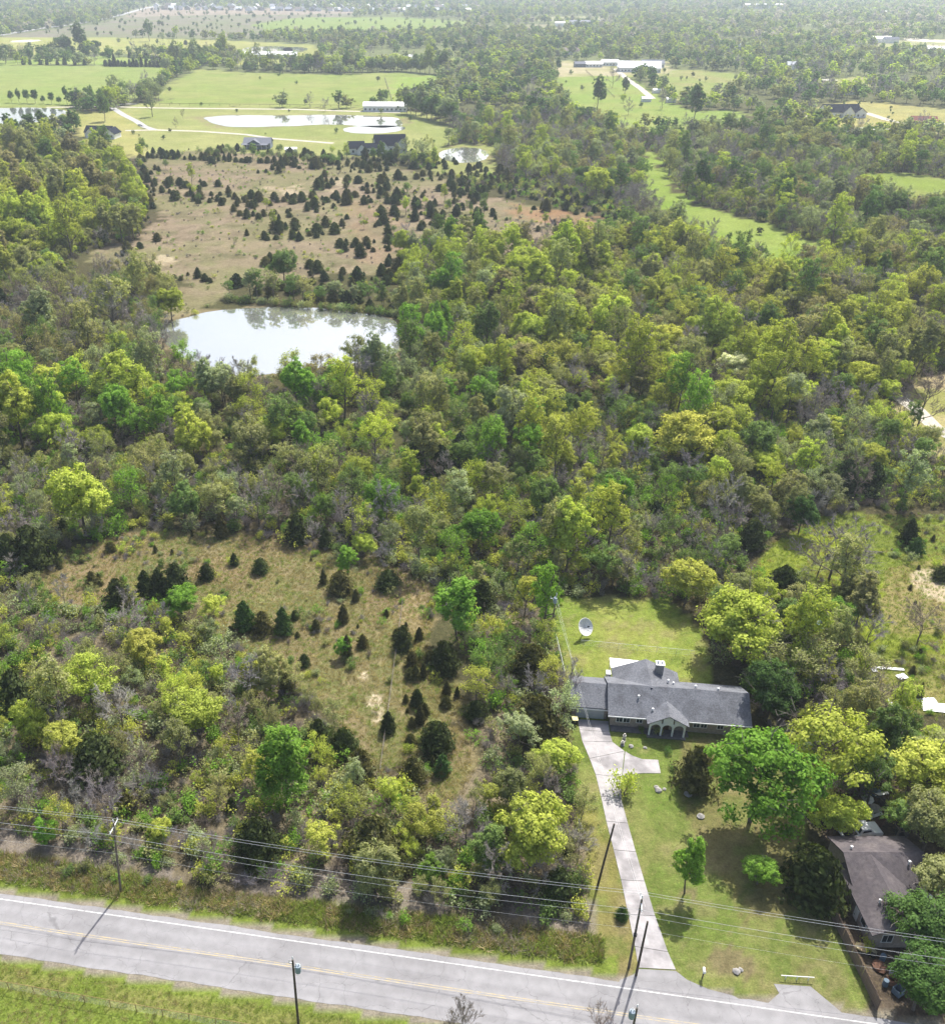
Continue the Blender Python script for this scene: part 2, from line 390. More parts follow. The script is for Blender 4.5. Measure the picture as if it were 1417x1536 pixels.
    paint(poly((215, 10), (420, 12), (560, 19), (450, 22), (330, 22), (190, 26)), (.24, .2, .155), (.2, .17, .13), n2)
    for q in ((0, 62, 62, 65.5), (295, 82, 80, 83.5)):
        pass
    # banks of the ponds
    for Pl in (POND, POND_FAR, POND_EAST, POND_HOME):
        c0 = Pl.mean(0); m = inside((Pl - c0) * 1.06 + c0, jx, jy); C[m] = C[m] * .4 + np.array((.2, .165, .1)) * .6
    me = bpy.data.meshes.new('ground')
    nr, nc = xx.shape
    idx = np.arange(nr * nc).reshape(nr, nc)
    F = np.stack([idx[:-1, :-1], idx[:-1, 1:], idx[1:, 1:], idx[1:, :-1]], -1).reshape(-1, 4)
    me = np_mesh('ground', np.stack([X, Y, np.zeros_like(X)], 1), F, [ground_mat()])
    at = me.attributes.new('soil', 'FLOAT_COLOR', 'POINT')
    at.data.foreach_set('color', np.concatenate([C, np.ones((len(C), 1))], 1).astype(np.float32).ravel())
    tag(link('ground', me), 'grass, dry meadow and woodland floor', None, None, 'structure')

def ground_mat():
    m = bpy.data.materials.new('ground'); m.use_nodes = True
    t = m.node_tree; n = t.nodes; l = t.links; b = n['Principled BSDF']
    b.inputs['Roughness'].default_value = 1; b.inputs['Specular IOR Level'].default_value = 0
    at = n.new('ShaderNodeAttribute'); at.attribute_name = 'soil'
    tc = n.new('ShaderNodeTexCoord')
    prev = at.outputs['Color']
    for sc, lo, hi, tint in ((.9, .72, 1.28, (1, 1, 1)), (4.0, .75, 1.25, (1, 1, 1)), (.06, .86, 1.14, (1, 1, 1)), (.25, .9, 1.1, (1, 1, 1))):
        nz = n.new('ShaderNodeTexNoise'); nz.inputs['Scale'].default_value = sc; nz.inputs['Detail'].default_value = 6; nz.inputs['Roughness'].default_value = .65
        l.new(tc.outputs['Object'], nz.inputs['Vector'])
        mr = n.new('ShaderNodeMapRange'); mr.inputs['From Min'].default_value = .3; mr.inputs['From Max'].default_value = .7; mr.inputs['To Min'].default_value = lo; mr.inputs['To Max'].default_value = hi
        l.new(nz.outputs['Fac'], mr.inputs['Value'])
        mu = n.new('ShaderNodeVectorMath'); mu.operation = 'SCALE'; l.new(prev, mu.inputs[0]); l.new(mr.outputs['Result'], mu.inputs['Scale']); prev = mu.outputs['Vector']
    # dry blades among the green ones
    nz = n.new('ShaderNodeTexNoise'); nz.inputs['Scale'].default_value = 1.7; nz.inputs['Detail'].default_value = 8; nz.inputs['Roughness'].default_value = .7
    l.new(tc.outputs['Object'], nz.inputs['Vector'])
    mr = n.new('ShaderNodeMapRange'); mr.inputs['From Min'].default_value = .5; mr.inputs['From Max'].default_value = .75; mr.inputs['To Max'].default_value = .4
    l.new(nz.outputs['Fac'], mr.inputs['Value'])
    mx = n.new('ShaderNodeMix'); mx.data_type = 'RGBA'; l.new(mr.outputs['Result'], mx.inputs['Factor']); l.new(prev, mx.inputs['A']); mx.inputs['B'].default_value = (.26, .21, .11, 1)
    l.new(mx.outputs['Result'], b.inputs['Base Color'])
    bp = n.new('ShaderNodeBump'); bp.inputs['Strength'].default_value = .9; bp.inputs['Distance'].default_value = .22
    nb = n.new('ShaderNodeTexNoise'); nb.inputs['Scale'].default_value = 2.2; nb.inputs['Detail'].default_value = 8; nb.inputs['Roughness'].default_value = .75
    l.new(tc.outputs['Object'], nb.inputs['Vector']); l.new(nb.outputs['Fac'], bp.inputs['Height']); l.new(bp.outputs['Normal'], b.inputs['Normal'])
    return m

make_ground()

# ------------------------------------------------------------------ water
def water_mat(name, col, rough):
    m = bpy.data.materials.new(name); m.use_nodes = True
    t = m.node_tree; n = t.nodes; l = t.links; b = n['Principled BSDF']
    b.inputs['Roughness'].default_value = .3
    tc = n.new('ShaderNodeTexCoord'); nb = n.new('ShaderNodeTexNoise'); nb.inputs['Scale'].default_value = .5; nb.inputs['Detail'].default_value = 4
    l.new(tc.outputs['Object'], nb.inputs['Vector'])
    nc = n.new('ShaderNodeTexNoise'); nc.inputs['Scale'].default_value = .03; nc.inputs['Detail'].default_value = 3; l.new(tc.outputs['Object'], nc.inputs['Vector'])
    mx = n.new('ShaderNodeMix'); mx.data_type = 'RGBA'; mx.inputs['A'].default_value = (*col, 1); mx.inputs['B'].default_value = (col[0] * 1.3, col[1] * 1.3, col[2] * 1.3, 1)
    l.new(nc.outputs['Fac'], mx.inputs['Factor']); l.new(mx.outputs['Result'], b.inputs['Base Color'])
    bp = n.new('ShaderNodeBump'); bp.inputs['Strength'].default_value = .12; bp.inputs['Distance'].default_value = .05
    l.new(nb.outputs['Fac'], bp.inputs['Height']); l.new(bp.outputs['Normal'], b.inputs['Normal'])
    g = n.new('ShaderNodeBsdfGlossy'); g.inputs['Roughness'].default_value = rough; g.inputs['Color'].default_value = (1, .97, .93, 1); l.new(bp.outputs['Normal'], g.inputs['Normal'])
    fr = n.new('ShaderNodeMapRange'); lw = n.new('ShaderNodeLayerWeight'); lw.inputs['Blend'].default_value = .55
    fr.inputs['From Min'].default_value = .3; fr.inputs['From Max'].default_value = .95; fr.inputs['To Min'].default_value = .15; fr.inputs['To Max'].default_value = .8
    l.new(lw.outputs['Facing'], fr.inputs['Value'])
    ms = n.new('ShaderNodeMixShader'); l.new(fr.outputs['Result'], ms.inputs[0]); l.new(b.outputs[0], ms.inputs[1]); l.new(g.outputs[0], ms.inputs[2]); l.new(ms.outputs[0], n['Material Output'].inputs[0])
    return m
WATER = water_mat('pond_water', (.17, .18, .16), .03)

def smooth_poly(Pl, it=2):
    for _ in range(it):
        a = np.roll(Pl, -1, 0); Pl = np.stack([Pl * .75 + a * .25, Pl * .25 + a * .75], 1).reshape(-1, 2)
    return Pl

def pond(Pl, z, label, ripple=.6):
    Pl = smooth_poly(Pl, 3)
    c = Pl.mean(0); s = np.abs(Pl - c).max()
    Pl = Pl + (np.stack([fnoise(Pl[:, 0], Pl[:, 1], s * .16, 3), fnoise(Pl[:, 0], Pl[:, 1], s * .16, 8)], 1) - .5) * s * .07
    mb = MB(); mb.face(*[(x, y, z) for x, y in Pl])
    tag(mb.build('pond', WATER), label, 'pond', None, 'structure')

pond(POND, .03, 'bright wide pond in the woods reflecting the sky')
pond(POND_FAR, .08, 'long pond below the white roofed stable')
pond(POND_FAR_B, .08, 'small lower arm of the long pond beside the dark roofed house')
pond(POND_EAST, .06, 'small pond among trees beside the large dark roofed house')
pond(POND_WEST, .08, 'pond behind the row of round trees at the left edge')
pond(POND_NORTH, .15, 'distant pale pond beyond the pastures')
pond(POND_NORTH_B, .15, 'narrow tree lined pond next to the distant pale pond')
pond(POND_HOME, .08, 'pond in front of the house in the eastern clearing')
# ------------------------------------------------------------------ road
ROAD_DIR = Vector((1, -.158, 0)).normalized()
ROAD_N = Vector((.158, 1, 0)).normalized()
def road_pt(s, d, z):
    """s metres along the far edge from x = 0, d metres towards the camera"""
    p = Vector((0, VERGE_Y(0), 0)) + ROAD_DIR * s - ROAD_N * d
    return (p.x, p.y, z)
def asphalt_mat():
    m = mat('asphalt', (.24, .237, .245), .9, .1, .9, .01, 60, detail=9, col2=(.212, .209, .216), c2scale=.12)
    t = m.node_tree; n = t.nodes; l = t.links; b = n['Principled BSDF']
    src = b.inputs['Base Color'].links[0].from_socket
    tc = n.new('ShaderNodeTexCoord')
    nz = n.new('ShaderNodeTexNoise'); nz.inputs['Scale'].default_value = .8; nz.inputs['Detail'].default_value = 4
    l.new(tc.outputs['Object'], nz.inputs['Vector'])
    ad = n.new('ShaderNodeVectorMath'); ad.operation = 'MULTIPLY_ADD'; ad.inputs[1].default_value = (1.6, 1.6, 0)
    l.new(nz.outputs['Color'], ad.inputs[0]); l.new(tc.outputs['Object'], ad.inputs[2])
    fac = None
    for sc, w, k in ((.22, .0018, .3), (.8, .003, .16)):
        v = n.new('ShaderNodeTexVoronoi'); v.feature = 'DISTANCE_TO_EDGE'; v.inputs['Scale'].default_value = sc
        l.new(ad.outputs['Vector'], v.inputs['Vector'])
        mr = n.new('ShaderNodeMapRange'); mr.inputs['From Min'].default_value = w * .3; mr.inputs['From Max'].default_value = w * 4; mr.inputs['To Min'].default_value = 1 - k; mr.inputs['To Max'].default_value = 1
        l.new(v.outputs['Distance'], mr.inputs['Value'])
        if fac is None: fac = mr.outputs['Result']
        else:
            mm = n.new('ShaderNodeMath'); mm.operation = 'MULTIPLY'; l.new(fac, mm.inputs[0]); l.new(mr.outputs['Result'], mm.inputs[1]); fac = mm.outputs[0]
    # wheel tracks run along the lanes
    dt = n.new('ShaderNodeVectorMath'); dt.operation = 'DOT_PRODUCT'; dt.inputs[1].default_value = tuple(ROAD_N); l.new(tc.outputs['Object'], dt.inputs[0])
    of = n.new('ShaderNodeMath'); of.operation = 'MULTIPLY_ADD'; of.inputs[1].default_value = 2 * math.pi / 1.78; of.inputs[2].default_value = 1.1; l.new(dt.outputs['Value'], of.inputs[0])
    sn = n.new('ShaderNodeMath'); sn.operation = 'SINE'; l.new(of.outputs[0], sn.inputs[0])
    sm = n.new('ShaderNodeMath'); sm.operation = 'MULTIPLY_ADD'; sm.inputs[1].default_value = .055; sm.inputs[2].default_value = .985; l.new(sn.outputs[0], sm.inputs[0])
    mm = n.new('ShaderNodeMath'); mm.operation = 'MULTIPLY'; l.new(fac, mm.inputs[0]); l.new(sm.outputs[0], mm.inputs[1]); fac = mm.outputs[0]
    mu = n.new('ShaderNodeVectorMath'); mu.operation = 'SCALE'; l.new(src, mu.inputs[0]); l.new(fac, mu.inputs['Scale']); l.new(mu.outputs['Vector'], b.inputs['Base Color'])
    return m
ASPHALT = asphalt_mat()
LINE_WHITE = mat('road_paint_white', (.54, .54, .53), .8, .2, 3, detail=8, col2=(.34, .34, .34), c2scale=2.5, c2lo=.45, c2hi=.65)
LINE_YELLOW = mat('road_paint_yellow', (.40, .33, .19), .8, .12, 3, detail=8, col2=(.28, .265, .24), c2scale=1.8, c2lo=.36, c2hi=.6)

def edge_strip(d0, d1, z, s0, s1, step, rag, seed):
    ss = np.arange(s0, s1 + step, step)
    r0 = (fnoise(ss, ss * 0, 1.7, seed) - .5) * rag; r1 = (fnoise(ss, ss * 0, 1.7, seed + 5) - .5) * rag
    V = []
    for s, a, b in zip(ss, r0, r1): V += [road_pt(s, d0 + a, z), road_pt(s, d1 + b, z)]
    F = [(2 * i + 1, 2 * i + 3, 2 * i + 2, 2 * i) for i in range(len(ss) - 1)]
    return V, F
V, F = edge_strip(0, 7.35, .02, -160, 160, .8, .3, 3)
tag(link('road', np_mesh('road', V, F, [ASPHALT])), 'pale worn asphalt country road', None, None, 'structure')
V, F = edge_strip(.64, .76, .026, -160, 160, 1.0, .02, 3)
tag(link('road_marking', np_mesh('road_marking', V, F, [LINE_WHITE])), 'white edge line along the far side of the road', None, None, 'structure')
for k in (0, 1):
    V, F = edge_strip(3.52 + .26 * k, 3.63 + .26 * k, .026, -160, 160, 1.0, .02, 3)
    tag(link('road_marking', np_mesh('road_marking', V, F, [LINE_YELLOW])), ('farther', 'nearer')[k] + ' of the two worn yellow centre lines', None, None, 'structure')
# gravel washed along the edge
# ------------------------------------------------------------------ driveway, one slab after another
CONC = mat('driveway_concrete', (.33, .315, .32), .9, .14, 1.1, .01, 30, detail=8, col2=(.22, .21, .215), c2scale=.35)
DL = [(866, 1079), (869, 1095), (873, 1112), (884, 1138), (893, 1162), (901, 1195), (909, 1232), (920, 1275), (931, 1320), (942, 1372), (952, 1420), (957, 1452)]
DR = [(912, 1082), (913.5, 1098), (918, 1113), (936, 1127), (932, 1166), (931, 1198), (941, 1235), (953, 1278), (966, 1322), (982, 1374), (1001, 1428), (1013, 1455)]
drive = tag(link('driveway', None), 'pale concrete driveway running from the road up to the garage', None, None, 'structure')
for i in range(len(DL) - 1):
    a, b, c, d = G(*DL[i]), G(*DR[i]), G(*DR[i + 1]), G(*DL[i + 1])
    g = .03
    mb = MB(); mb.slab([(a[0], a[1] - g, .05), (d[0], d[1] + g, .05), (c[0], c[1] + g, .05), (b[0], b[1] - g, .05)], .12); mb.build('slab', CONC, drive)
pad = [G(*p) for p in ((937, 1127.3), (948, 1134), (962, 1139), (986, 1140), (990, 1160), (960, 1160), (940, 1162), (932.6, 1165))]
MB().slab([(x + .04, y, .052) for x, y, z in pad][::-1], .12).build('slab', CONC, drive)
ap = [G(*p) for p in ((957, 1453.5), (1013, 1456.5), (1030, 1470), (1062, 1484), (1100, 1494), (1110, 1500), (1000, 1488), (925, 1477), (930, 1470), (950, 1462))]
MB().slab([(x, y, .034) for x, y, z in ap][::-1], .1).build('slab', ASPHALT, drive)
lane2 = tag(link('driveway', None), 'short paved turn-off at the roadside near the wooden fence', None, None, 'structure')
MB().slab([(x, y, .034) for x, y, z in [G(*p) for p in ((1160, 1476), (1215, 1480), (1245, 1505), (1265, 1522), (1180, 1512), (1150, 1506), (1168, 1490))]][::-1], .1).build('slab', ASPHALT, lane2)
def path(pts, w, z, m, label):
    P3 = [Vector(G(*p)) for p in pts]; V = []
    for i, p in enumerate(P3):
        d = (P3[min(i + 1, len(P3) - 1)] - P3[max(i - 1, 0)]).normalized(); nrm = Vector((-d.y, d.x, 0)) * w * .5
        V += [(p.x + nrm.x, p.y + nrm.y, z), (p.x - nrm.x, p.y - nrm.y, z)]
    F = [(2 * i, 2 * i + 1, 2 * i + 3, 2 * i + 2) for i in range(len(P3) - 1)]
    tag(link('path', np_mesh('path', V, F, [m])), label, None, None, 'structure')
GRAVEL = mat('gravel_track', (.40, .37, .31), .95, .15, .5, detail=8)
ASPH_FAR = mat('far_lane', (.33, .33, .33), .9, .1, .5)
path([(70, 161), (165, 160), (240, 162), (330, 163), (440, 164), (560, 168), (600, 169)], 5, .05, GRAVEL, 'gravel farm track running past the long pond')
path([(168, 161), (185, 172), (205, 182), (217, 190), (232, 195)], 5, .06, ASPH_FAR, 'grey lane bending down to the farm houses')
path([(168, 160), (185, 156), (205, 156)], 4.5, .07, ASPH_FAR, 'grey lane stub at the farm track junction')
path([(188, 196), (232, 195), (300, 197), (370, 202), (410, 208), (450, 211), (500, 215)], 4.5, .07, GRAVEL, 'pale gravel drive joining the farm houses')
path([(0, 53), (60, 43), (120, 35), (175, 24), (215, 13), (240, 8)], 14, .12, ASPH_FAR, 'distant straight road beyond the pastures')
path([(922, 103), (942, 120), (962, 134), (978, 148)], 6, .09, GRAVEL, 'pale track from the long barn down to the paddock')
path([(1210, 176), (1230, 166), (1260, 163), (1300, 170), (1330, 180), (1360, 186), (1440, 186)], 7, .09, GRAVEL, 'pale drive through the eastern clearing')
path([(1345, 595), (1375, 615), (1400, 640), (1450, 670)], 4, .05, GRAVEL, 'pale track in the glade at the right edge')
# far bare patches
def patch(px, py, w, h, col, label):
    x, y, _ = G(px, py); sx = w / FPX * (y * CT + CAM_H * ST); sy = abs(G(px, py - h / 2)[1] - G(px, py + h / 2)[1]) / 2
    pts = []
    for k in range(26):
        a = 2 * math.pi * k / 26; r = .8 + .35 * random.random(); pts.append((x + sx * .5 * r * math.cos(a), y + sy * r * math.sin(a), .1))
    tag(MB().face(*pts).build('bare_ground', mat(label[:20], col, .95, .1, .05)), label, None, None, 'structure')
patch(40, 61.5, 44, 4, (.5, .47, .4), 'bare pale patch in the far pasture')
patch(265, 79, 60, 3, (.45, .43, .38), 'pale bare strip in the far pasture by the hedge')
patch(1385, 60.5, 50, 6, (.5, .46, .36), 'pale bare ground in the far field at the right')
patch(1243, 120, 26, 3, (.6, .58, .5), 'pale clearing far beyond the eastern houses')

# ------------------------------------------------------------------ buildings
BRICK = mat('pale_brick', (.30, .255, .22), .9, .2, 3, .01, 14, detail=8)
WHITE = mat('white_paint', (.74, .74, .72), .6, .06, 2)
TRIM = mat('white_trim', (.66, .67, .68), .6, .05, 2)
SHINGLE = mat('grey_shingles', (.135, .142, .162), .9, .3, 4.5, .04, 6, detail=10, col2=(.10, .105, .12), c2scale=.5)
SHINGLE_LT = mat('worn_shaded_shingles', (.075, .066, .072), .95, .22, 2.6, .03, 7, detail=10, col2=(.105, .092, .095), c2scale=.5)  # base tone darkened to take in the shade lying on this roof
ROOF_DARK = mat('dark_roof', (.018, .022, .034), .95, .15, 1, spec=.05)
ROOF_GREY = mat('grey_roof', (.15, .16, .19), .95, .12, 1)
ROOF_WHITE = mat('white_metal_roof', (.78, .79, .8), .45, .06, .6)
ROOF_RED = mat('red_brown_roof', (.17, .055, .04), .85, .15, 1)
ROOF_BROWN = mat('brown_roof', (.16, .13, .11), .85, .15, 1)
WALL_DARK = mat('grey_blue_wall', (.16, .19, .23), .8, .1, 1)
GLASS = mat('window_glass', (.03, .04, .05), .08, .05, 1, spec=.6)
STONE = mat('grey_stone', (.26, .25, .24), .9, .25, 3, .02, 10)
GARAGE = mat('garage_door_paint', (.38, .41, .43), .5, .05, 2)
DARKWALK = mat('paved_walk', (.13, .125, .125), .9, .2, 2, .01, 12)
METAL = mat('galvanised_metal', (.42, .44, .46), .45, .1, 3, metal=.3)
BLACK = mat('black_plastic', (.02, .02, .022), .5, .1, 3)

def gable(root, u0, u1, v0, v1, eave, ridge, axis, wm, rm, over=.4, th=.16, z0=0, roofname='roof', ends=(1, 1)):
    w = MB(); r = MB()
    if axis == 'u':
        m = (v0 + v1) / 2
        w.quad((u0, v0, z0), (u1, v0, z0), (u1, v0, eave), (u0, v0, eave)); w.quad((u1, v1, z0), (u0, v1, z0), (u0, v1, eave), (u1, v1, eave))
        w.face((u0, v1, z0), (u0, v0, z0), (u0, v0, eave), (u0, m, ridge), (u0, v1, eave)); w.face((u1, v0, z0), (u1, v1, z0), (u1, v1, eave), (u1, m, ridge), (u1, v0, eave))
        k = (ridge - eave) / (m - v0); e = eave - k * over; a, b = u0 - over * ends[0], u1 + over * ends[1]; t = th
        r.slab([(a, v0 - over, e + t), (b, v0 - over, e + t), (b, m, ridge + t), (a, m, ridge + t)], th); r.slab([(b, v1 + over, e + t), (a, v1 + over, e + t), (a, m, ridge + t + .002), (b, m, ridge + t + .002)], th)
    else:
        m = (u0 + u1) / 2
        w.quad((u0, v1, z0), (u0, v0, z0), (u0, v0, eave), (u0, v1, eave)); w.quad((u1, v0, z0), (u1, v1, z0), (u1, v1, eave), (u1, v0, eave))
        w.face((u0, v0, z0), (u1, v0, z0), (u1, v0, eave), (m, v0, ridge), (u0, v0, eave)); w.face((u1, v1, z0), (u0, v1, z0), (u0, v1, eave), (m, v1, ridge), (u1, v1, eave))
        k = (ridge - eave) / (m - u0); e = eave - k * over; a, b = v0 - over * ends[0], v1 + over * ends[1]; t = th
        r.slab([(u0 - over, b, e + t), (u0 - over, a, e + t), (m, a, ridge + t), (m, b, ridge + t)], th); r.slab([(u1 + over, a, e + t), (u1 + over, b, e + t), (m, b, ridge + t + .002), (m, a, ridge + t + .002)], th)
    wo = w.build('wall', wm, root); ro = r.build(roofname, rm, root)
    return wo, ro

def window(root, u, v, z, w, h, face='v-', frame=None):
    f = MB(); p = MB(); t = .07
    o = -.05 if face == 'v-' else .05
    if face in ('v-', 'v+'):
        y0, y1 = sorted((v, v + o)); yp = sorted((v + o * .4, v + o * .7))
        for a in ((u - w / 2 - t, u - w / 2, z - t, z + h + t), (u + w / 2, u + w / 2 + t, z - t, z + h + t), (u - w / 2, u + w / 2, z - t, z), (u - w / 2, u + w / 2, z + h, z + h + t), (u - .02, u + .02, z, z + h)):
            f.box(a[0], a[1], y0, y1, a[2], a[3])
        p.box(u - w / 2, u + w / 2, yp[0], yp[1], z, z + h)
    else:
        x0, x1 = sorted((u, u + (.05 if face == 'u+' else -.05))); oo = .05 if face == 'u+' else -.05; xp = sorted((u + oo * .4, u + oo * .7))
        for a in ((v - w / 2 - t, v - w / 2, z - t, z + h + t), (v + w / 2, v + w / 2 + t, z - t, z + h + t), (v - w / 2, v + w / 2, z - t, z), (v - w / 2, v + w / 2, z + h, z + h + t)):
            f.box(x0, x1, a[0], a[1], a[2], a[3])
        p.box(xp[0], xp[1], v - w / 2, v + w / 2, z, z + h)
    fo = f.build('window', frame or TRIM, root); p.build('pane', GLASS, fo)

# --- the grey roofed brick house
hx, hy, _ = G(858, 1072)
house = thing('ranch_house', 'long single-storey brick house with grey shingle roof and arched porch', 'house', (hx, hy, 0), rad(-6.6))
gw, gr = gable(house, -.1, 4.85, -.4, 5.6, 2.4, 3.9, 'u', BRICK, SHINGLE, .45, ends=(1, .1)); gr['label'] = 'roof over the garage'
mw, mr_ = gable(house, 5.25, 24.2, -1.7, 5.9, 2.5, 4.55, 'u', BRICK, SHINGLE, .5)
gable(house, 6.4, 15.4, 4.0, 8.0, 2.5, 4.5, 'v', BRICK, SHINGLE, .4, ends=(0, 1), roofname='wing_roof')
MB().slab([(11.0, 1.7, 4.72), (6.2, 5.0, 2.6), (6.2, 5.2, 2.6), (11.0, 5.2, 4.72)], .1).build('roof_valley', SHINGLE, house)
MB().slab([(11.0, 5.2, 4.72), (15.7, 5.2, 2.6), (15.7, 5.0, 2.6), (11.0, 1.7, 4.73)], .1).build('roof_valley', SHINGLE, house)
pr = MB().slab([(5.9, 8.45, 2.55), (11.0, 8.45, 2.6), (11.0, 10.6, 2.5), (5.9, 10.9, 2.45)], .12).build('patio_roof', ROOF_WHITE, house); pr['label'] = 'flat white patio roof'
for u, v in ((6.0, 10.7), (10.9, 10.4)): MB().box(u, u + .12, v - .1, v + .02, 0, 2.38).build('post', WHITE, house)
MB().box(5.2, 5.9, 7.2, 8.2, .0, 2.2).build('cooler_box', WHITE, house)
gd = MB().box(.45, 4.45, -.44, -.42, 0, 2.1).build('garage_door', GARAGE, house)
for k in range(4): MB().box(.47, 4.43, -.475, -.445, .03 + .52 * k, .51 + .52 * k).build('panel', GARAGE, gd)
MB().box(-.6, 4.95, -.96, -.88, 1.98, 2.15).build('gutter', TRIM, house); MB().box(4.75, 10.3, -2.32, -2.22, 2.14, 2.32).build('gutter', TRIM, house); MB().box(16.0, 24.7, -2.32, -2.22, 2.14, 2.32).build('gutter', TRIM, house)
for u in (6.5, 7.5): window(house, u, -1.7, .9, .85, 1.2)
for u in (9.3, 17.3, 18.3, 20.6, 22.6): window(house, u, -1.7, 1.0, .8, 1.1)
for u in (8.0, 17.5, 21.0): window(house, u, 5.9, 1.0, 1.2, 1.1, 'v+')
window(house, 24.2, 2.0, 1.0, 1.2, 1.1, 'u+'); window(house, -.1, 2.5, 1.0, .9, 1.0, 'u-')
ch = MB().box(12.1, 13.2, 6.0, 6.9, 2.8, 5.5).build('chimney', STONE, house)
MB().box(12.0, 13.3, 5.9, 7.0, 5.5, 5.62).build('cap', WHITE, ch)
for u in (12.35, 12.9): MB().lathe([(.17, 0), (.17, .35), (.1, .42)], (u, 6.45, 5.62), 10).build('flue', WHITE, ch)
for u, v, z in ((13.8, 4.6, 3.6), (14.5, 4.3, 3.45), (9.1, 0.4, 3.75), (20.5, 2.6, 4.35), (17.4, 3.0, 4.2), (11.0, -1.2, 2.9)): MB().lathe([(.11, -.3), (.11, .35), (.17, .36), (.17, .48), (.05, .54)], (u, v, z), 8).build('roof_vent', TRIM, house)
# porch
pw = MB()
pr_ = MB(); k = 1.55 / 2.85; pr_.slab([(10.1, -3.5, 2.45), (13.0, -3.5, 4.05), (13.0, -.1, 4.05), (10.1, -1.6, 2.45)][::-1], .14); pr_.slab([(13.0, -3.5, 4.052), (15.9, -3.5, 2.45), (15.9, -1.6, 2.45), (13.0, -.1, 4.052)][::-1], .14)
por = pr_.build('porch_roof', SHINGLE, house); por['label'] = 'pointed gable roof over the porch'
aw = MB(); y0, y1 = -3.2, -3.0
us = [10.6, 12.2, 13.8, 15.4]
for i in range(3):
    a, b = us[i] + .12, us[i + 1] - .12; c = (a + b) / 2; rr = (b - a) / 2; zs = 1.55
    prev = None
    for q in range(9):
        w = math.pi * (1 - q / 8); x = c + rr * math.cos(w); z = zs + rr * math.sin(w); top = 2.38 + max(0, 1 - abs(x - 13) / 2.5) * 1.35
        if prev:
            for yy in (y0, y1): aw.quad((prev[0], yy, prev[1]), (x, yy, z), (x, yy, top), (prev[0], yy, prev[2]))
            aw.quad((prev[0], y0, prev[1]), (prev[0], y1, prev[1]), (x, y1, z), (x, y0, z))
        prev = (x, z, top)
aw.build('arch', TRIM, house)
for u in us: MB().box(u - .12, u + .12, y0, y1, 0, 2.4).build('post', TRIM, house)
MB().slab([(5.3, -2.9, .12), (16.2, -2.9, .12), (16.2, -1.75, .12), (5.3, -1.75, .12)], .14).build('walkway', DARKWALK, house)
MB().box(10.3, 15.7, -3.6, -2.95, -.02, .16).build('step', DARKWALK, house)
MB().box(12.6, 13.5, -1.76, -1.70, .12, 2.15).build('door', mat('door_paint', (.09, .05, .035), .5), house)

def farmhouse(name, label, cat, px, py, rz, blocks, wm, rm, group=None, win=True, z=1.0, extra=None):
    x, y, _ = G(px, py)
    h = thing(name, label, cat, (x, y, 0), rad(rz), group)
    for bl in blocks:
        u0, u1, v0, v1, e, r_, ax = bl[:7]
        gable(h, u0, u1, v0, v1, e, r_, ax, bl[7] if len(bl) > 7 else wm, bl[8] if len(bl) > 8 else rm, .45)
        if win:
            n = max(1, int((u1 - u0) / 3.2))
            for i in range(n): window(h, u0 + (i + .5) * (u1 - u0) / n, v0, z, 1.3, 1.3)
    if extra: extra(h)
    return h

# --- the neighbour's house with the worn dark roof, beside the wooden fence
nb = thing('neighbour_house', 'low house with a worn dark shingle roof behind the wooden fence', 'house', (53, 72, 0), 0)
gable(nb, -.3, 8.4, 1.3, 8.4, 2.6, 4.2, 'u', BRICK, SHINGLE_LT, .4)
gable(nb, -.7, 5.5, -4.6, 4.6, 2.6, 4.15, 'v', BRICK, SHINGLE_LT, .4, ends=(1, 0), roofname='wing_roof')
for u in (1.0, 3.6): window(nb, u, -4.6, 1, 1.1, 1.1)
for v in (-2.5, 3.2): window(nb, -.7, v, 1, 1.1, 1.1, 'u-')
window(nb, 7.2, 1.3, 1, 1.1, 1.1)
for u, v, z in ((.6, 5.6, 4.1), (6.6, 3.6, 3.9), (1.0, -1.5, 3.65)): MB().lathe([(.1, -.3), (.1, .3), (.16, .32), (.16, .42)], (u, v, z), 8).build('roof_vent', TRIM, nb)
MB().box(-.75, -.72, -1.3, -.4, 0, 2.0).build('door', WHITE, nb)

# --- farm houses beyond the meadow
def porch(h):
    MB().slab([(-1, -3.2, 2.6), (15, -3.2, 2.6), (15, 0, 3.2), (-1, 0, 3.2)], .12).build('porch_roof', ROOF_GREY, h)
    for k in range(6): MB().box(-.6 + k * 2.95, -.4 + k * 2.95, -3.0, -2.8, 0, 2.5).build('post', WHITE, h)
    MB().box(6, 7, -.06, -.02, 0, 2.1).build('door', WHITE, h)
farmhouse('farm_house', 'grey roofed farm house with a porch facing the cedar meadow', 'house', 366, 223, -3, [(0, 16, 0, 10, 3.2, 5.6, 'u'), (3, 10, -1.6, 4, 3.2, 5.2, 'v')], WALL_DARK, ROOF_GREY, extra=porch)
farmhouse('farm_house', 'black roofed white house with gables beside the narrow end of the long pond', 'house', 524, 232, 8,
          [(0, 9, 0, 9, 3.6, 6.6, 'u'), (4.5, 9.5, -3, 5, 3.4, 6, 'v'), (9.5, 17, 2, 9, 3.2, 5.2, 'u'), (16, 34, 4, 15, 4.2, 9.2, 'u'), (27, 34, 0, 8, 4.2, 8.0, 'v'), (17, 23, 0, 8, 3.6, 6.8, 'v')], WHITE, ROOF_DARK)
farmhouse('farm_house', 'white gabled house with a dark roof at the edge of the left forest', 'house', 128, 206, -8, [(0, 17, 0, 10, 3.2, 6.4, 'u'), (2, 8, -3, 4, 3.2, 5.8, 'v'), (15, 22, -5, 6, 3.2, 6, 'v')], WHITE, ROOF_DARK)
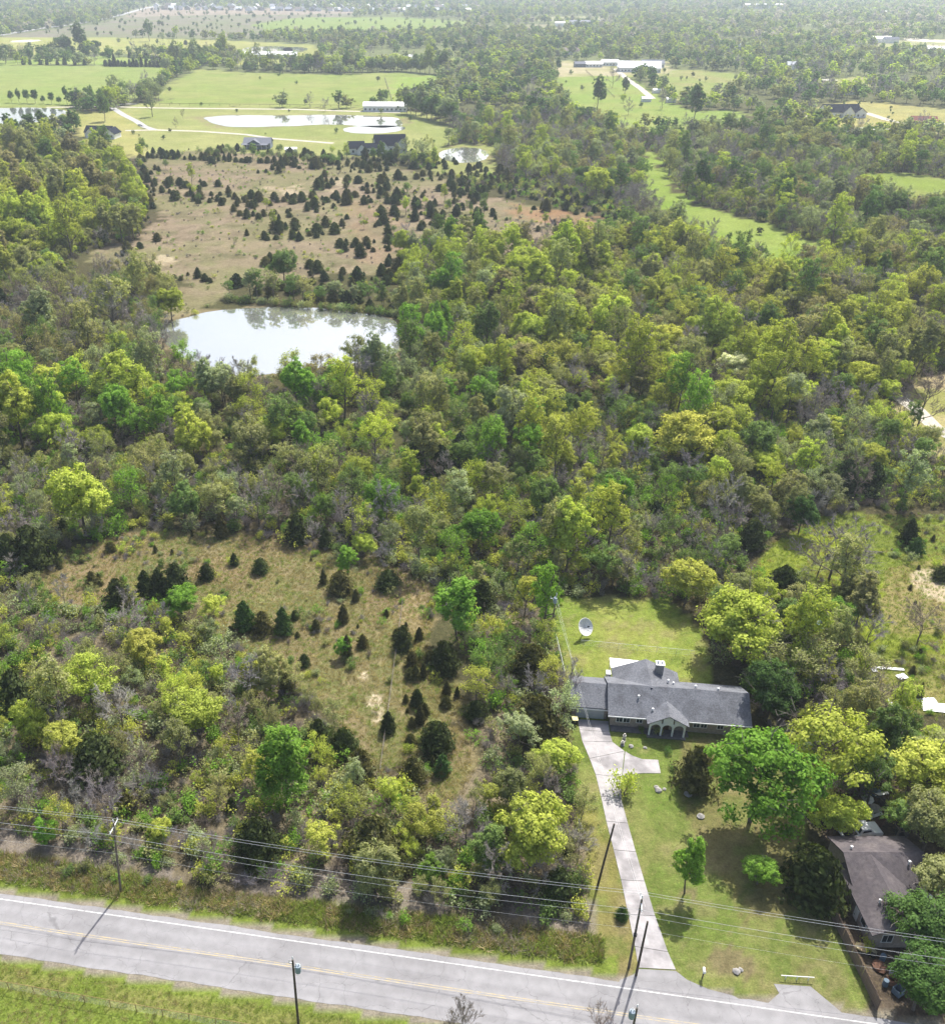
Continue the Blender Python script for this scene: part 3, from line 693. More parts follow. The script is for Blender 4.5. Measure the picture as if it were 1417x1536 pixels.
farmhouse('stable', 'long white stable with a white metal roof behind the long pond', 'stable', 545, 167.5, -2, [(0, 33, 0, 12, 4.0, 6.2, 'u')], WHITE, ROOF_WHITE)
farmhouse('shed', 'small white shed beside the grey farm house drive', 'shed', 428, 231, 0, [(0, 6.5, 0, 4, 2.6, 3.4, 'u')], WHITE, ROOF_WHITE, win=False)
farmhouse('barn', 'pale barn beside the distant pond past the big pasture', 'barn', 452, 97, 0, [(0, 24, 0, 14, 5, 7.5, 'u')], WHITE, ROOF_WHITE)
farmhouse('barn', 'long low white barn roof in front of the distant pale pond', 'barn', 367, 87.5, 0, [(0, 62, 0, 16, 4, 7.0, 'u')], WHITE, ROOF_WHITE)
farmhouse('shed', 'tiny white shed in the green gap behind the tree belt', 'shed', 594, 91, 0, [(0, 20, 0, 8, 4, 6, 'u')], WHITE, ROOF_WHITE, win=False)
farmhouse('barn', 'big grey roofed barn at the top of the pale track', 'barn', 925, 108, -12, [(0, 44, 0, 34, 4.2, 9.4, 'u')], WHITE, mat('barn_roof', (.30, .33, .38), .5, .06, .3))
farmhouse('house', 'low white roofed house left of the big grey barn', 'house', 878, 101, 0, [(0, 18, 0, 12, 3.4, 5.6, 'u')], WHITE, ROOF_WHITE)
farmhouse('house', 'low grey roofed house at the far end of the barn field', 'house', 862, 101, 0, [(0, 12, 0, 10, 3.4, 5.4, 'u')], WALL_DARK, ROOF_GREY)
farmhouse('house', 'white roofed building directly left of the big grey barn', 'house', 903, 99, 0, [(0, 18, 0, 14, 4, 6, 'u')], WHITE, ROOF_WHITE)
farmhouse('house', 'dark roofed house among trees above the barn field', 'house', 845, 82, 4, [(0, 22, 0, 14, 4, 7.5, 'u')], WHITE, ROOF_BROWN)
farmhouse('house', 'white roofed house among trees right of the big grey barn', 'house', 962, 101, -6, [(0, 24, 0, 14, 4, 7, 'u')], WHITE, ROOF_GREY)
farmhouse('shed', 'white field shelter at the lower end of the pale track', 'shed', 963, 153, 0, [(0, 7, 0, 6, 2.6, 3.6, 'u')], WHITE, ROOF_WHITE, win=False)
farmhouse('shed', 'white field shelter right of the lone grey paddock tree', 'shed', 1000, 154, 0, [(0, 7, 0, 5, 2.6, 3.6, 'u')], WHITE, ROOF_WHITE, win=False)
farmhouse('shed', 'white trailer shed halfway along the pale track', 'shed', 980, 140, 10, [(0, 6, 0, 4, 2.6, 3.4, 'u')], WHITE, ROOF_WHITE, win=False)
farmhouse('house', 'dark hipped roof house with white gables in the eastern clearing', 'house', 1236, 177, 3, [(0, 26, 0, 12, 4, 8.5, 'u'), (12, 20, -3, 6, 4, 8, 'v'), (22, 30, -1, 8, 3.6, 6.6, 'v')], WHITE, ROOF_DARK)
farmhouse('house', 'red brown roofed house at the right end of the eastern clearing', 'house', 1367, 190, -8, [(0, 16, 0, 10, 3.4, 6.2, 'u')], BRICK, ROOF_RED)
farmhouse('house', 'white roofed house behind the eastern clearing', 'house', 1256, 142, 0, [(0, 16, 0, 12, 4, 6.6, 'u')], WHITE, ROOF_WHITE)
farmhouse('shed', 'dark shed half hidden in the woods beyond the house', 'shed', 958, 643, 20, [(0, 4.5, 0, 4, 2.2, 3.2, 'u')], WALL_DARK, ROOF_DARK, win=False)
farmhouse('warehouse', 'long white warehouse near the skyline at the upper right', 'warehouse', 1118, 13, 0, [(0, 110, 0, 50, 9, 11, 'u')], WHITE, ROOF_WHITE, win=False)
farmhouse('warehouse', 'pale building block near the skyline above the barns', 'warehouse', 855, 40, 0, [(0, 58, 0, 30, 8, 10, 'u')], WHITE, ROOF_GREY, win=False)
farmhouse('shed', 'small white building alone in the far pale strip', 'shed', 833, 40, 0, [(0, 22, 0, 14, 6, 8, 'u')], WHITE, ROOF_WHITE, win=False)
farmhouse('house', 'white house by the far straight road at the left edge', 'house', -6, 36, 0, [(0, 20, 0, 14, 5, 8, 'u')], WHITE, ROOF_GREY, win=False)
farmhouse('house', 'brown roofed house by the far straight road', 'house', 10, 37.5, 0, [(0, 30, 0, 14, 4, 7, 'u')], BRICK, ROOF_BROWN, win=False)
for i, (px, py, w) in enumerate(((1310, 64, 26), (1325, 65, 20), (1365, 80, 40), (1255, 20, 30), (1320, 22, 40), (1180, 105, 12), (1110, 75, 14), (700, 20, 40), (760, 18, 30))):
    nth = ('first', 'second', 'third', 'fourth', 'fifth', 'sixth', 'seventh', 'eighth', 'ninth')[i]
    farmhouse('house', ['white roofed building far out among the eastern trees', 'grey roofed building next to a far white one', 'low pale building at the far right field', 'pale roof near the skyline below the white warehouse', 'pale roof near the skyline at the far right', 'white roof among grey trees above the eastern clearing', 'pale roof in the woods right of the barns', 'grey roof at the right end of the far suburb', 'pale roof on the skyline above the far pale strip'][i], 'house', px, py, random.uniform(-15, 15), [(0, w, 0, w * .5, 5, 8, 'u')], WHITE, (ROOF_WHITE, ROOF_GREY)[i in (1, 7)], win=False)
# the far suburb: a row of houses along the skyline
far_roofs = [mat('pale_grey_roof', (.34, .35, .38), .8, .1, 1), ROOF_BROWN, ROOF_WHITE, ROOF_GREY]
ORD = ['first', 'second', 'third', 'fourth', 'fifth', 'sixth', 'seventh', 'eighth', 'ninth', 'tenth', 'eleventh', 'twelfth', 'thirteenth', 'fourteenth', 'fifteenth', 'sixteenth', 'seventeenth', 'eighteenth', 'nineteenth', 'twentieth']
def ordinal(k):
    if k < 20: return ORD[k]
    n = k + 1; suf = 'th' if 10 <= n % 100 <= 20 else {1: 'st', 2: 'nd', 3: 'rd'}.get(n % 10, 'th')
    return '%d%s' % (n, suf)
for row, (ya, yb, nn) in enumerate(((14.5, 19, 40), (10, 13.5, 34))):
    for k in range(nn):
        px = 225 + 490 * (k + random.uniform(.2, .8)) / nn; py = ya + (yb - ya) * k / nn + random.uniform(-.5, .5)
        w = random.uniform(13, 19)
        farmhouse('house', 'small house in the %s row of the far suburb, %s from the left' % (('front', 'back')[row], ordinal(k)), 'house', px, py, random.uniform(-25, 25), [(0, w, 0, w * .75, 4.5, 9, random.choice('uv'))], (WHITE, BRICK)[k % 3 == 1], far_roofs[k % 4], 'houses of the far suburb', win=False)

# ------------------------------------------------------------------ poles, wires
WOOD = mat('weathered_pole', (.155, .125, .10), .95, .25, 4, .01, 20)
WOOD_DK = mat('dark_pole', (.085, .065, .05), .95, .25, 4, .01, 20)
PORC = mat('porcelain', (.62, .64, .66), .3, .05, 4)
TANK = mat('transformer_tank', (.27, .33, .38), .5, .08, 3)
WIRE = mat('aluminium_wire', (.62, .62, .6), .5, .05, 4, metal=.2)
WIRE_DK = mat('dark_wire', (.10, .10, .10), .6, .05, 4)
def upole(label, loc, h, m=WOOD, arm=None, tank=None, lean=(0, 0), knob=False, pin=True):
    o = thing('utility_pole', label, 'utility pole', (loc[0], loc[1], 0), 0, 'utility poles')
    top = Vector((lean[0], lean[1], h))
    MB().tube([(0, 0, -.3), tuple(top * .5), tuple(top)], [.145, .125, .1], 10).build('pole', m, o)
    if arm:
        a, zz = arm; a = Vector((math.cos(a), math.sin(a), 0)); c = top * (zz / h)
        mb = MB(); p, q = c - a * 1.1, c + a * 1.1; mb.tube([tuple(p), tuple(q)], .065, 4); mb.build('crossarm', m if tank else TRIM, o)
        for k in (-1, 1):
            MB().tube([tuple(c + a * .6 * k), tuple(c - Vector((0, 0, .75)))], .025, 4).build('brace', METAL, o)
            e = c + a * 1.0 * k; MB().lathe([(.03, .05), (.06, .1), (.035, .16), (.06, .2), (.03, .3)], tuple(e), 8).build('insulator', PORC, o)
    if pin: MB().lathe([(.04, 0), (.04, .25), (.075, .3), (.045, .36), (.075, .42), (.03, .55)], tuple(top), 8).build('insulator', PORC, o)
    if tank:
        tx, tz = tank
        t = MB().lathe([(.05, -.5), (.28, -.48), (.3, -.42), (.3, .4), (.26, .48), (.08, .52)], (tx, -.1, tz), 14).build('transformer', TANK, o)
        for k in (-.12, .12): MB().lathe([(.04, 0), (.07, .06), (.04, .12), (.07, .18), (.03, .28)], (tx + k, -.1, tz + .5), 8).build('bushing', PORC, t)
        MB().box(min(0, tx), max(0, tx), -.05, .05, tz - .05, tz + .05).build('bracket', METAL, o)
        MB().lathe([(.02, 0), (.045, .06), (.045, .35), (.02, .42)], (-.35, .1, h - .55), 8).build('fuse_cutout', PORC, o)
        MB().box(-.4, 0, .05, .13, h - .6, h - .53).build('bracket', METAL, o)
    if knob: MB().lathe([(.05, -.18), (.2, -.14), (.2, .14), (.05, .18)], (-.05, -.2, h * .52), 10).build('junction_drum', BLACK, o)
    return o
armdir = math.atan2(ROAD_N.y, ROAD_N.x)
pA = Vector((-33.1, 74.8, 0)); pB = Vector((25.0, 64.9, 0)); step = pB - pA
upole('roadside utility pole with a white crossarm standing in the tall verge grass', pA, 11.6, WOOD, arm=(armdir, 11.0), lean=(.9, 0))
upole('tall roadside utility pole with a black drum beside the driveway', pB, 11.4, WOOD, arm=(armdir, 10.8), knob=True)
upole('shorter dark brace pole next to the tall driveway pole', (25.6, 64.0), 9.0, WOOD_DK, pin=False, lean=(.1, 0))
upole('bare dark pole between the tree belt and the driveway', (23.4, 75.3), 10.6, WOOD_DK, pin=False, lean=(.9, .2))
bp_ = (23.8, 121.1)
upole('back yard utility pole with a transformer near the satellite dish', bp_, 10.2, WOOD, tank=(.35, 9.4), lean=(.5, 0))
fp = G(439, 1440, 12.2); upole('dark utility pole with a blue grey transformer on the near side of the road', fp, 12.2, WOOD_DK, tank=(.45, 11.0))
rp = G(955, 1512, 11.2); upole('utility pole top with white insulators at the bottom edge by the driveway', rp, 11.2, WOOD, tank=(-.4, 10.4))
upole('short grey service pole standing by the wooden fence', (49.0, 72.0), 5.4, WOOD, pin=False, lean=(.25, 0))
for q, (kx, lab) in enumerate(((-1, 'left of the frame along the verge'), (2, 'right of the frame along the verge'))):
    pp = pA + step * kx; upole('next roadside utility pole ' + lab, pp, 11.6, WOOD, arm=(armdir, 11.0))
def sag(a, b, s, n=18):
    a = Vector(a); b = Vector(b)
    return [a.lerp(b, k / n) - Vector((0, 0, s * 4 * (k / n) * (1 - k / n))) for k in range(n + 1)]
wires = [(0, 0, 12.1, .8, .018, 'topmost pale power line along the road'), (1.0, 0, 11.3, .8, .018, 'second pale power line, on the far end of the crossarm'), (-.15, 0, 9.9, .9, .02, 'third roadside line, a pale cable below the crossarm'), (-.15, 0, 9.0, 1.0, .013, 'fourth roadside line, a thin cable under the pale one'), (-.2, 0, 6.9, .8, .009, 'lowest and faintest roadside cable')]
for off, _, z, sg, r_, lab in wires:
    pts = []
    for k in range(-1, 2):
        a = pA + step * k; b = pA + step * (k + 1)
        seg = sag(a + ROAD_N * off + Vector((0, 0, z)), b + ROAD_N * off + Vector((0, 0, z)), sg)
        pts += seg if not pts else seg[1:]
    tag(MB().tube([tuple(p) for p in pts], r_, 4).build('power_line', WIRE), lab, 'power line', 'roadside power lines')
def wire(a, b, s, r_, m, lab):
    tag(MB().tube([tuple(p) for p in sag(a, b, s)], r_, 4).build('power_line', m), lab, 'power line', 'service wires')
wire((24.2, 121.0, 10.1), (pB.x, pB.y, 10.9), 1.2, .009, WIRE, 'long thin wire from the back yard pole over the garage to the road')
wire((24.5, 121.0, 9.6), (pB.x + .5, pB.y, 10.2), 1.3, .009, WIRE, 'second thin wire over the garage, just right of the long one')
wire((24.3, 121.0, 8.6), (hx + 1.2, hy + 3, 3.9), .5, .014, WIRE, 'short service wire from the back yard pole down to the garage roof')
wire((49.2, 72.0, 5.3), (pB.x + 16, 74.0, 1.2), .2, .01, WIRE_DK, 'guy wire slanting from the grey service pole into the lawn')
wire((fp[0], fp[1], 11.6), (rp[0], rp[1], 10.7), 1.0, .008, WIRE_DK, 'thin dark wire between the two near side poles')
wire((fp[0], fp[1], 11.6), (fp[0] - 58, fp[1] + 9, 11.0), 1.0, .008, WIRE_DK, 'thin dark wire leaving the near side pole to the left')

# ------------------------------------------------------------------ fences
RUST = mat('rusty_pipe', (.27, .20, .09), .8, .15, 4)
FENCE_WOOD = mat('fence_boards', (.175, .125, .10), .95, .25, 3, .01, 14)
def rail_fence(label, pts, h, gap, m, r_=.035, wires_=3, cat='fence'):
    a, b = Vector(pts[0]), Vector(pts[1]); L = (b - a).length; d = (b - a).normalized()
    o = thing('wire_fence', label, cat, tuple(a)); n = int(L / gap)
    for k in range(n + 1):
        p = d * (k * gap); MB().tube([(p.x, p.y, -.1), (p.x, p.y, h - .02)], r_, 6).build('post', m, o)
    q = d * L
    MB().tube([(0, 0, h), (q.x, q.y, h)], r_ * .9, 6).build('top_rail', m, o)
    for k in range(wires_):
        z = h * (k + .5) / wires_ * .9; MB().tube([(0, 0, z), (q.x, q.y, z)], .006, 3).build('wire', METAL, o)
    return o
rail_fence('rusty pipe and wire fence in the grass on the near side of the road', (G(-60, 1471), G(420, 1555)), 1.25, 2.9, RUST, .04, 5)
rail_fence('thin wire fence crossing the back lawn behind the house', (G(870, 968), G(1040, 984)), 1.1, 3.0, METAL, .022, 3)
rail_fence('wire fence along the back yard between the pole and garage', (G(833, 960), G(846, 1016)), 1.2, 2.6, METAL, .03, 4)
rail_fence('old wire fence following the boundary through the dry meadow', (G(604, 905), G(570, 1160)), 1.1, 4.0, WOOD, .04, 3)
rail_fence('dark fence line dividing the barn field', (G(878, 107), G(922, 148)), 1.6, 7.0, WOOD_DK, .12, 3)
rail_fence('dark fence along the lower side of the big pasture', (G(240, 158), G(540, 161)), 1.5, 8.0, WOOD_DK, .12, 2)
rail_fence('pale fence down the right part of the big pasture', (G(577, 118), G(590, 158)), 1.5, 8.0, WOOD, .12, 2)
wf = thing('board_fence', 'weathered wooden board fence between the lawn and the dark roofed house', 'fence', (49.65, 72.7, 0))
fa, fb = Vector((0, 0, 0)), Vector((.35, -12.6, 0)); L = (fb - fa).length; nbd = int(L / .2)
bd = MB().box(-.012, .012, -.095, .095, 0, 1.8).mesh('board', FENCE_WOOD)
for k in range(nbd):
    p = fa.lerp(fb, (k + .5) / nbd); b = link('board', bd, wf, (p.x + random.uniform(-.012, .012), p.y, random.uniform(-.06, .04)), random.uniform(-.05, .05)); b.rotation_euler.y = random.uniform(-.02, .02)
for k in range(6):
    p = fa.lerp(fb, k / 5); MB().box(p.x + .02, p.x + .11, p.y - .045, p.y + .045, 0, 1.85).build('post', FENCE_WOOD, wf)
for z in (.35, 1.45): MB().tube([(.06, 0, z), (.06 + fb.x, fb.y, z)], .04, 4).build('rail', FENCE_WOOD, wf)

# ------------------------------------------------------------------ yard things
def dish():
    x, y, _ = G(873, 953); o = thing('satellite_dish', 'large white mesh satellite dish on a post in the back lawn', 'satellite dish', (x, y, 0))
    MB().tube([(0, 0, -.1), (0, 0, 1.5)], .07, 8).build('post', METAL, o)
    ax = Vector((.45, -.62, .55)).normalized(); c = Vector((.1, -.1, 1.75))
    a = ax.cross(Vector((0, 0, 1))).normalized(); b = ax.cross(a)
    mb = MB(); rings = 6; sides = 24; dep = .42; Rr = 1.45
    for side in (0, 1):
        for i in range(rings + 1):
            r = Rr * i / rings
            for q in range(sides):
                w = 2 * math.pi * q / sides; mb.v.append(tuple(c + ax * (dep * (r / Rr) ** 2 - .03 * side) + (a * math.cos(w) + b * math.sin(w)) * r))
    n = (rings + 1) * sides
    for s_ in (0, 1):
        for i in range(rings):
            for q in range(sides):
                q2 = (q + 1) % sides; f = (s_ * n + i * sides + q, s_ * n + (i + 1) * sides + q, s_ * n + (i + 1) * sides + q2, s_ * n + i * sides + q2); mb.f.append(f if s_ == 0 else f[::-1]); mb.mi.append(0)
    mb.build('reflector', mat('dish_mesh', (.62, .63, .64), .6, .1, 5), o)
    mb = MB(); mb.tube([tuple(c + ax * dep + (a * math.cos(2 * math.pi * q / 32) + b * math.sin(2 * math.pi * q / 32)) * Rr) for q in range(33)], .035, 5, False); mb.build('rim', WHITE, o)
    for q in range(12):
        w = 2 * math.pi * q / 12; d = a * math.cos(w) + b * math.sin(w)
        MB().tube([tuple(c + d * (Rr * t) + ax * (dep * t * t + .015)) for t in (.08, .4, .7, 1)], .014, 4).build('rib', METAL, o)
    f = c + ax * 1.15
    for q in range(3):
        w = 2 * math.pi * q / 3; MB().tube([tuple(c + (a * math.cos(w) + b * math.sin(w)) * Rr * .62 + ax * dep * .4), tuple(f)], .02, 4).build('strut', METAL, o)
    MB().tube([tuple(f + ax * .1), tuple(f - ax * .22)], .11, 10).build('feed_horn', BLACK, o)
    MB().box(-.12, .12, -.16, .1, 1.4, 1.75).build('mount', METAL, o)
dish()
def mailbox():
    x, y, _ = G(1053, 1466); o = thing('mailbox', 'white mailbox on a post at the end of the driveway', 'mailbox', (x, y, 0), rad(-9))
    MB().box(-.06, .06, -.06, .06, -.1, 1.05).build('post', FENCE_WOOD, o)
    mb = MB(); prof = [(-.14, 0), (.14, 0)] + [(.14 * math.cos(w), .2 + .14 * math.sin(w)) for w in [math.pi * k / 8 for k in range(9)]]
    n = len(prof)
    for yy in (-.3, .3): mb.v += [(p, yy, 1.05 + q) for p, q in prof]
    mb.f = [tuple(range(n))[::-1], tuple(range(n, 2 * n))] + [(i, (i + 1) % n, n + (i + 1) % n, n + i) for i in range(n)]; mb.mi = [0] * len(mb.f)
    mb.build('box', WHITE, o); MB().box(.141, .16, -.05, .15, 1.2, 1.42).build('flag', mat('red_flag', (.4, .04, .03)), o)
mailbox()
x, y, _ = G(1194, 1470); o = thing('pipe_barrier', 'low white pipe barrier on the grass near the road', 'barrier', (x, y, 0), rad(-4))
MB().tube([(-1.75, 0, .62), (1.75, 0, .62)], .05, 8).build('rail', WHITE, o)
for u in (-1.2, 0, 1.2): MB().tube([(u, 0, -.1), (u, 0, .575)], .045, 8).build('post', WHITE, o)
x, y, _ = G(861, 1086); o = thing('wheeled_bin', 'yellow lidded waste bin beside the garage', 'bin', (x, y, 0))
mb = MB(); mb.v = [(-.3, -.3, .08), (.3, -.3, .08), (.3, .3, .08), (-.3, .3, .08), (-.38, -.38, 1.0), (.38, -.38, 1.0), (.38, .38, 1.0), (-.38, .38, 1.0)]; mb.f = [(0, 3, 2, 1), (4, 5, 6, 7), (0, 1, 5, 4), (1, 2, 6, 5), (2, 3, 7, 6), (3, 0, 4, 7)]; mb.mi = [0] * 6
mb.build('body', BLACK, o); MB().slab([(-.42, -.44, 1.08), (.42, -.44, 1.08), (.42, .42, 1.16), (-.42, .42, 1.16)], .07).build('lid', mat('yellow_lid', (.55, .5, .2), .5), o)
for k in (-.32, .32): MB().tube([(k - .04, .36, .12), (k + .04, .36, .12)], .12, 10).build('wheel', BLACK, o)
def rock_mesh(seed, s, flat=.6):
    r = random.Random(seed); mb = MB(); n = 8; prof = [.45, .95, 1, .7, .25]; 
    for i, q in enumerate(prof):
        for k in range(n):
            w = 2 * math.pi * k / n; rr = q * s * r.uniform(.8, 1.15); mb.v.append((rr * math.cos(w), rr * math.sin(w), flat * s * (i / 4 * 1.5 - .2) + r.uniform(-.04, .04) * s))
    for i in range(4):
        for k in range(n): mb.f.append((i * n + k, i * n + (k + 1) % n, (i + 1) * n + (k + 1) % n, (i + 1) * n + k))
    mb.f += [tuple(range(n))[::-1], tuple(range(4 * n, 5 * n))]; mb.mi = [0] * len(mb.f); return mb
ROCKS = [((987, 1186), .5, 'pale boulder in the rock group on the front lawn'), ((984, 1181), .32, 'small stone behind the pale boulder on the front lawn'), ((996, 1184), .25, 'smallest stone right of the pale boulder on the lawn'), ((1031, 1192), .55, 'grey boulder in the shade of the big green tree'), ((1050, 1225), .5, 'flat grey boulder lower in the shade of the big tree'), ((946, 1120), .38, 'brown boulder by the pad near the porch'), ((967, 1122), .28, 'small brown stone between the lawn ornament and clipped bush'), ((1104, 1458), .45, 'whitish stone in the bare flower bed by the road'), ((1110, 1455), .3, 'smaller stone behind the whitish one in the flower bed'), ((947, 1182), .25, 'white stone at the foot of the driveway shrub'), ((932, 1176), .2, 'tiny white stone left of the driveway shrub')]
for i, (p, s, lab) in enumerate(ROCKS):
    x, y, _ = G(*p); tag(rock_mesh(i, s).build('boulder', STONE, None, (x, y, 0), i), lab, 'boulder', 'stones on the front lawn')
for i, (p, h, lab) in enumerate((((935, 1112), 1.5, 'pale stone lawn statue left of the porch path'), ((933, 1118), .9, 'shorter stone ornament in front of the pale lawn statue'))):
    x, y, _ = G(*p); o = thing('lawn_statue', lab, 'statue', (x, y, 0), 0, 'stone lawn ornaments')
    MB().lathe([(.3, 0), (.3, .12), (.2, .18), (.17, h * .3), (.28, h * .38)], (0, 0, 0), 10).build('pedestal', STONE, o)
    MB().lathe([(.12, h * .38), (.24, h * .46), (.2, h * .6), (.26, h * .74), (.1, h * .82), (.14, h * .9), (.12, h * .97), (.03, h)], (0, 0, 0), 10).build('figure', mat('pale_cast_stone', (.42, .40, .36), .9, .2, 6), o)
# vehicles
def car(name, label, px, py, rz, colr, pick=False, s=1.0):
    x, y, _ = G(px, py); o = thing(name, label, 'pickup' if pick else 'car', (x, y, 0), rad(rz))
    paint = mat(name + '_paint' + str(px), colr, .35, .12, 2, spec=.5)
    if pick: prof = [(-2.6, .45), (-2.65, .9), (-.7, .95), (-.55, .95), (-.3, 1.7), (.85, 1.72), (1.35, 1.1), (2.45, 1.02), (2.6, .85), (2.6, .45)]
    else: prof = [(-2.2, .4), (-2.3, .7), (-2.2, .95), (-1.6, 1.02), (-1.0, 1.42), (.4, 1.45), (1.05, 1.0), (2.0, .9), (2.25, .7), (2.25, .4)]
    n = len(prof); W = .9; mb = MB()
    for sy, kk in ((-1, 1), (1, 1)):
        for a, z in prof: mb.v.append((a * s, sy * (W - (.16 if z > 1.2 else 0)) * s, z * s))
    mb.f = [tuple(range(n)), tuple(range(2 * n - 1, n - 1, -1))] + [(i, n + i, n + (i + 1) % n, (i + 1) % n) for i in range(n)]; mb.mi = [0] * len(mb.f)
    mb.build('body', paint, o)
    q = (4, 5, 6) if pick else (4, 5, 6)
    c0, c1, c2 = [prof[i] for i in q]
    def gl(a, b, nm, e=.012):
        d = Vector((b[0] - a[0], 0, b[1] - a[1])); nn = Vector((-d.z, 0, d.x)).normalized() * e; A = Vector((a[0], 0, a[1])) + d * .1 + nn; B = Vector((a[0], 0, a[1])) + d * .9 + nn
        MB().quad((A.x * s, -.68 * s, A.z * s), (A.x * s, .68 * s, A.z * s), (B.x * s, .68 * s, B.z * s), (B.x * s, -.68 * s, B.z * s)).build(nm, GLASS, o)
    gl(c1, c2, 'windscreen'); gl(prof[3], c0, 'rear_window')
    for sy in (-1, 1):
        MB().face(*[(a * s, sy * (W - .05) * s, z * s) for a, z in ((c0[0] - .05, 1.05), (c0[0] + .15, c0[1] - .1), (c1[0] - .1, c1[1] - .1), (c2[0] - .2, 1.08))]).build('side_window', GLASS, o)
        for a in (-1.4, 1.45):
            wh = MB().tube([(a * s, sy * .72 * s, .34 * s), (a * s, sy * .93 * s, .34 * s)], .34 * s, 14).build('wheel', BLACK, o)
            MB().tube([(a * s, sy * .9 * s, .34 * s), (a * s, sy * .945 * s, .34 * s)], .19 * s, 10).build('rim', METAL, wh)
    if pick: MB().box(-2.5 * s, -.75 * s, -.78 * s, .78 * s, .955 * s, .96 * s).build('cargo_bed', BLACK, o)
car('parked_car', 'old blue car parked among the trees behind the yard', 1222, 943, -28, (.16, .27, .36))
car('parked_pickup', 'white pickup parked behind the dark roofed house', 1287, 1252, 8, (.68, .7, .72), True)
car('parked_car', 'small white car on the lane bend by the farm track', 212, 189, -25, (.7, .7, .7))
# junk in the neighbour's yard
SHEET = mat('white_sheet_metal', (.66, .67, .68), .5, .15, 2)
TAN = mat('tan_board', (.34, .26, .17), .9, .2, 3)
BLUE = mat('faded_blue', (.10, .15, .20), .7, .2, 3)
BROWN = mat('brown_junk', (.14, .075, .05), .9, .2, 3)
CREAM = mat('cream_hull', (.6, .53, .36), .5, .1, 3)
def sheet(px, py, w, d, rz, m, lab, z=.15, tilt=.05):
    x, y, _ = G(px, py); mb = MB(); n = 10
    for k in range(n):
        a, b = -w / 2 + w * k / n, -w / 2 + w * (k + 1) / n; za, zb = (.04 if k % 2 else 0), (0 if k % 2 else .04)
        mb.slab([(a, -d / 2, z + za), (b, -d / 2, z + zb), (b, d / 2, z + zb + tilt), (a, d / 2, z + za + tilt)], .02)
    tag(mb.build('metal_sheet', m, None, (x, y, 0), rad(rz)), lab, 'metal sheet', 'scrap lying in the clearing')
sheet(1333, 1004, 4.4, .5, -6, SHEET, 'long narrow white sheet lying at the far end of the scrap clearing')
sheet(1310, 1006, .8, .8, 10, SHEET, 'small square white sheet left of the long narrow one')
sheet(1400, 1062, 3.6, 2.0, -8, SHEET, 'broad white metal sheets lying at the right edge of the clearing')
sheet(1388, 1052, 3.0, 1.0, 4, METAL, 'grey metal sheet behind the broad white ones')
sheet(1352, 1016, 1.6, 1.1, 20, METAL, 'grey scrap sheet in the middle of the clearing')
sheet(1335, 1060, .7, 1.6, 30, SHEET, 'white narrow sheet leaning under the bare trees', .3, .5)
sheet(1368, 1036, 1.4, .3, -10, TAN, 'tan plank lying between the scrap sheets')
sheet(1275, 1011, 1.3, .9, 12, TAN, 'tan board pile under the olive trees')
sheet(1158, 795, 2.6, .3, -30, SHEET, 'white fallen post lying in the grass by the bare shrub', .2)
def barrel(px, py, m, lab, lying=False):
    x, y, _ = G(px, py); prof = [(.27, 0), (.29, .05), (.28, .28), (.3, .3), (.28, .33), (.28, .57), (.3, .6), (.28, .62), (.29, .83), (.27, .88)]
    o = MB().lathe(prof, (0, 0, 0), 14).build('barrel', m, None, (x, y, .3 if lying else 0), px); o.rotation_euler.x = rad(90) if lying else 0
    tag(o, lab, 'barrel', 'junk in the neighbour yard')
barrel(1311, 1437, BLACK, 'black barrel lying beside the cream boat', True); barrel(1322, 1440, BLUE, 'blue barrel right of the black one by the fence'); barrel(1326, 1478, BLUE, 'blue barrel at the lower end of the board fence'); barrel(1336, 1462, METAL, 'grey metal barrel under the trees by the fence')
def crate(px, py, s, m, lab, rz=20):
    x, y, _ = G(px, py); o = thing('crate', lab, 'crate', (x, y, 0), rad(rz), 'junk in the neighbour yard')
    for k in range(4):
        for side in (-1, 1):
            MB().box(-s / 2, s / 2, side * s / 2 - .015, side * s / 2 + .015, .03 + k * s * .24, .03 + k * s * .24 + s * .19).build('slat', m, o); MB().box(side * s / 2 - .013, side * s / 2 + .013, -s / 2 + .02, s / 2 - .02, .03 + k * s * .24, .03 + k * s * .24 + s * .19).build('slat', m, o)
    MB().box(-s / 2 + .02, s / 2 - .02, -s / 2 + .02, s / 2 - .02, 0, .03).build('bottom', m, o)
crate(1306, 1243, .9, TAN, 'tan crate behind the roof of the neighbour house'); crate(1318, 1236, .8, BROWN, 'brown crate beside the tan one behind the dark roof', 40); crate(1335, 1474, .8, BROWN, 'brown crate among junk below the board fence', 10); crate(1303, 1225, .7, METAL, 'grey crate in the junk pile under the trees', 65); crate(1345, 1490, .9, BLUE, 'blue crate at the lower end of the junk by the fence', 30)
for i, (px, py, lab) in enumerate(((1312, 1215, 'grey tarp heap in the middle of the junk pile'), (1300, 1200, 'pale tarp heap at the top of the junk pile'), (1326, 1205, 'dark tarp heap right of the grey one in the junk'), (1312, 1190, 'blue tarp heap at the far end of the junk'), (1318, 1452, 'brown tarp heap along the board fence'), (1350, 1250, 'dark tarp heap right of the neighbour roof'), (1395, 1310, 'pale tarp heap beyond the right end of the dark roof'), (1385, 1345, 'white tarp heap beside the right wall of the neighbour house'))):
    x, y, _ = G(px, py); tag(rock_mesh(40 + i, .85, .5).build('tarp_heap', (STONE, SHEET, BLACK, BLUE, BROWN, BLACK, TAN, SHEET)[i], None, (x, y, 0), i), lab, 'tarp heap', 'junk in the neighbour yard')
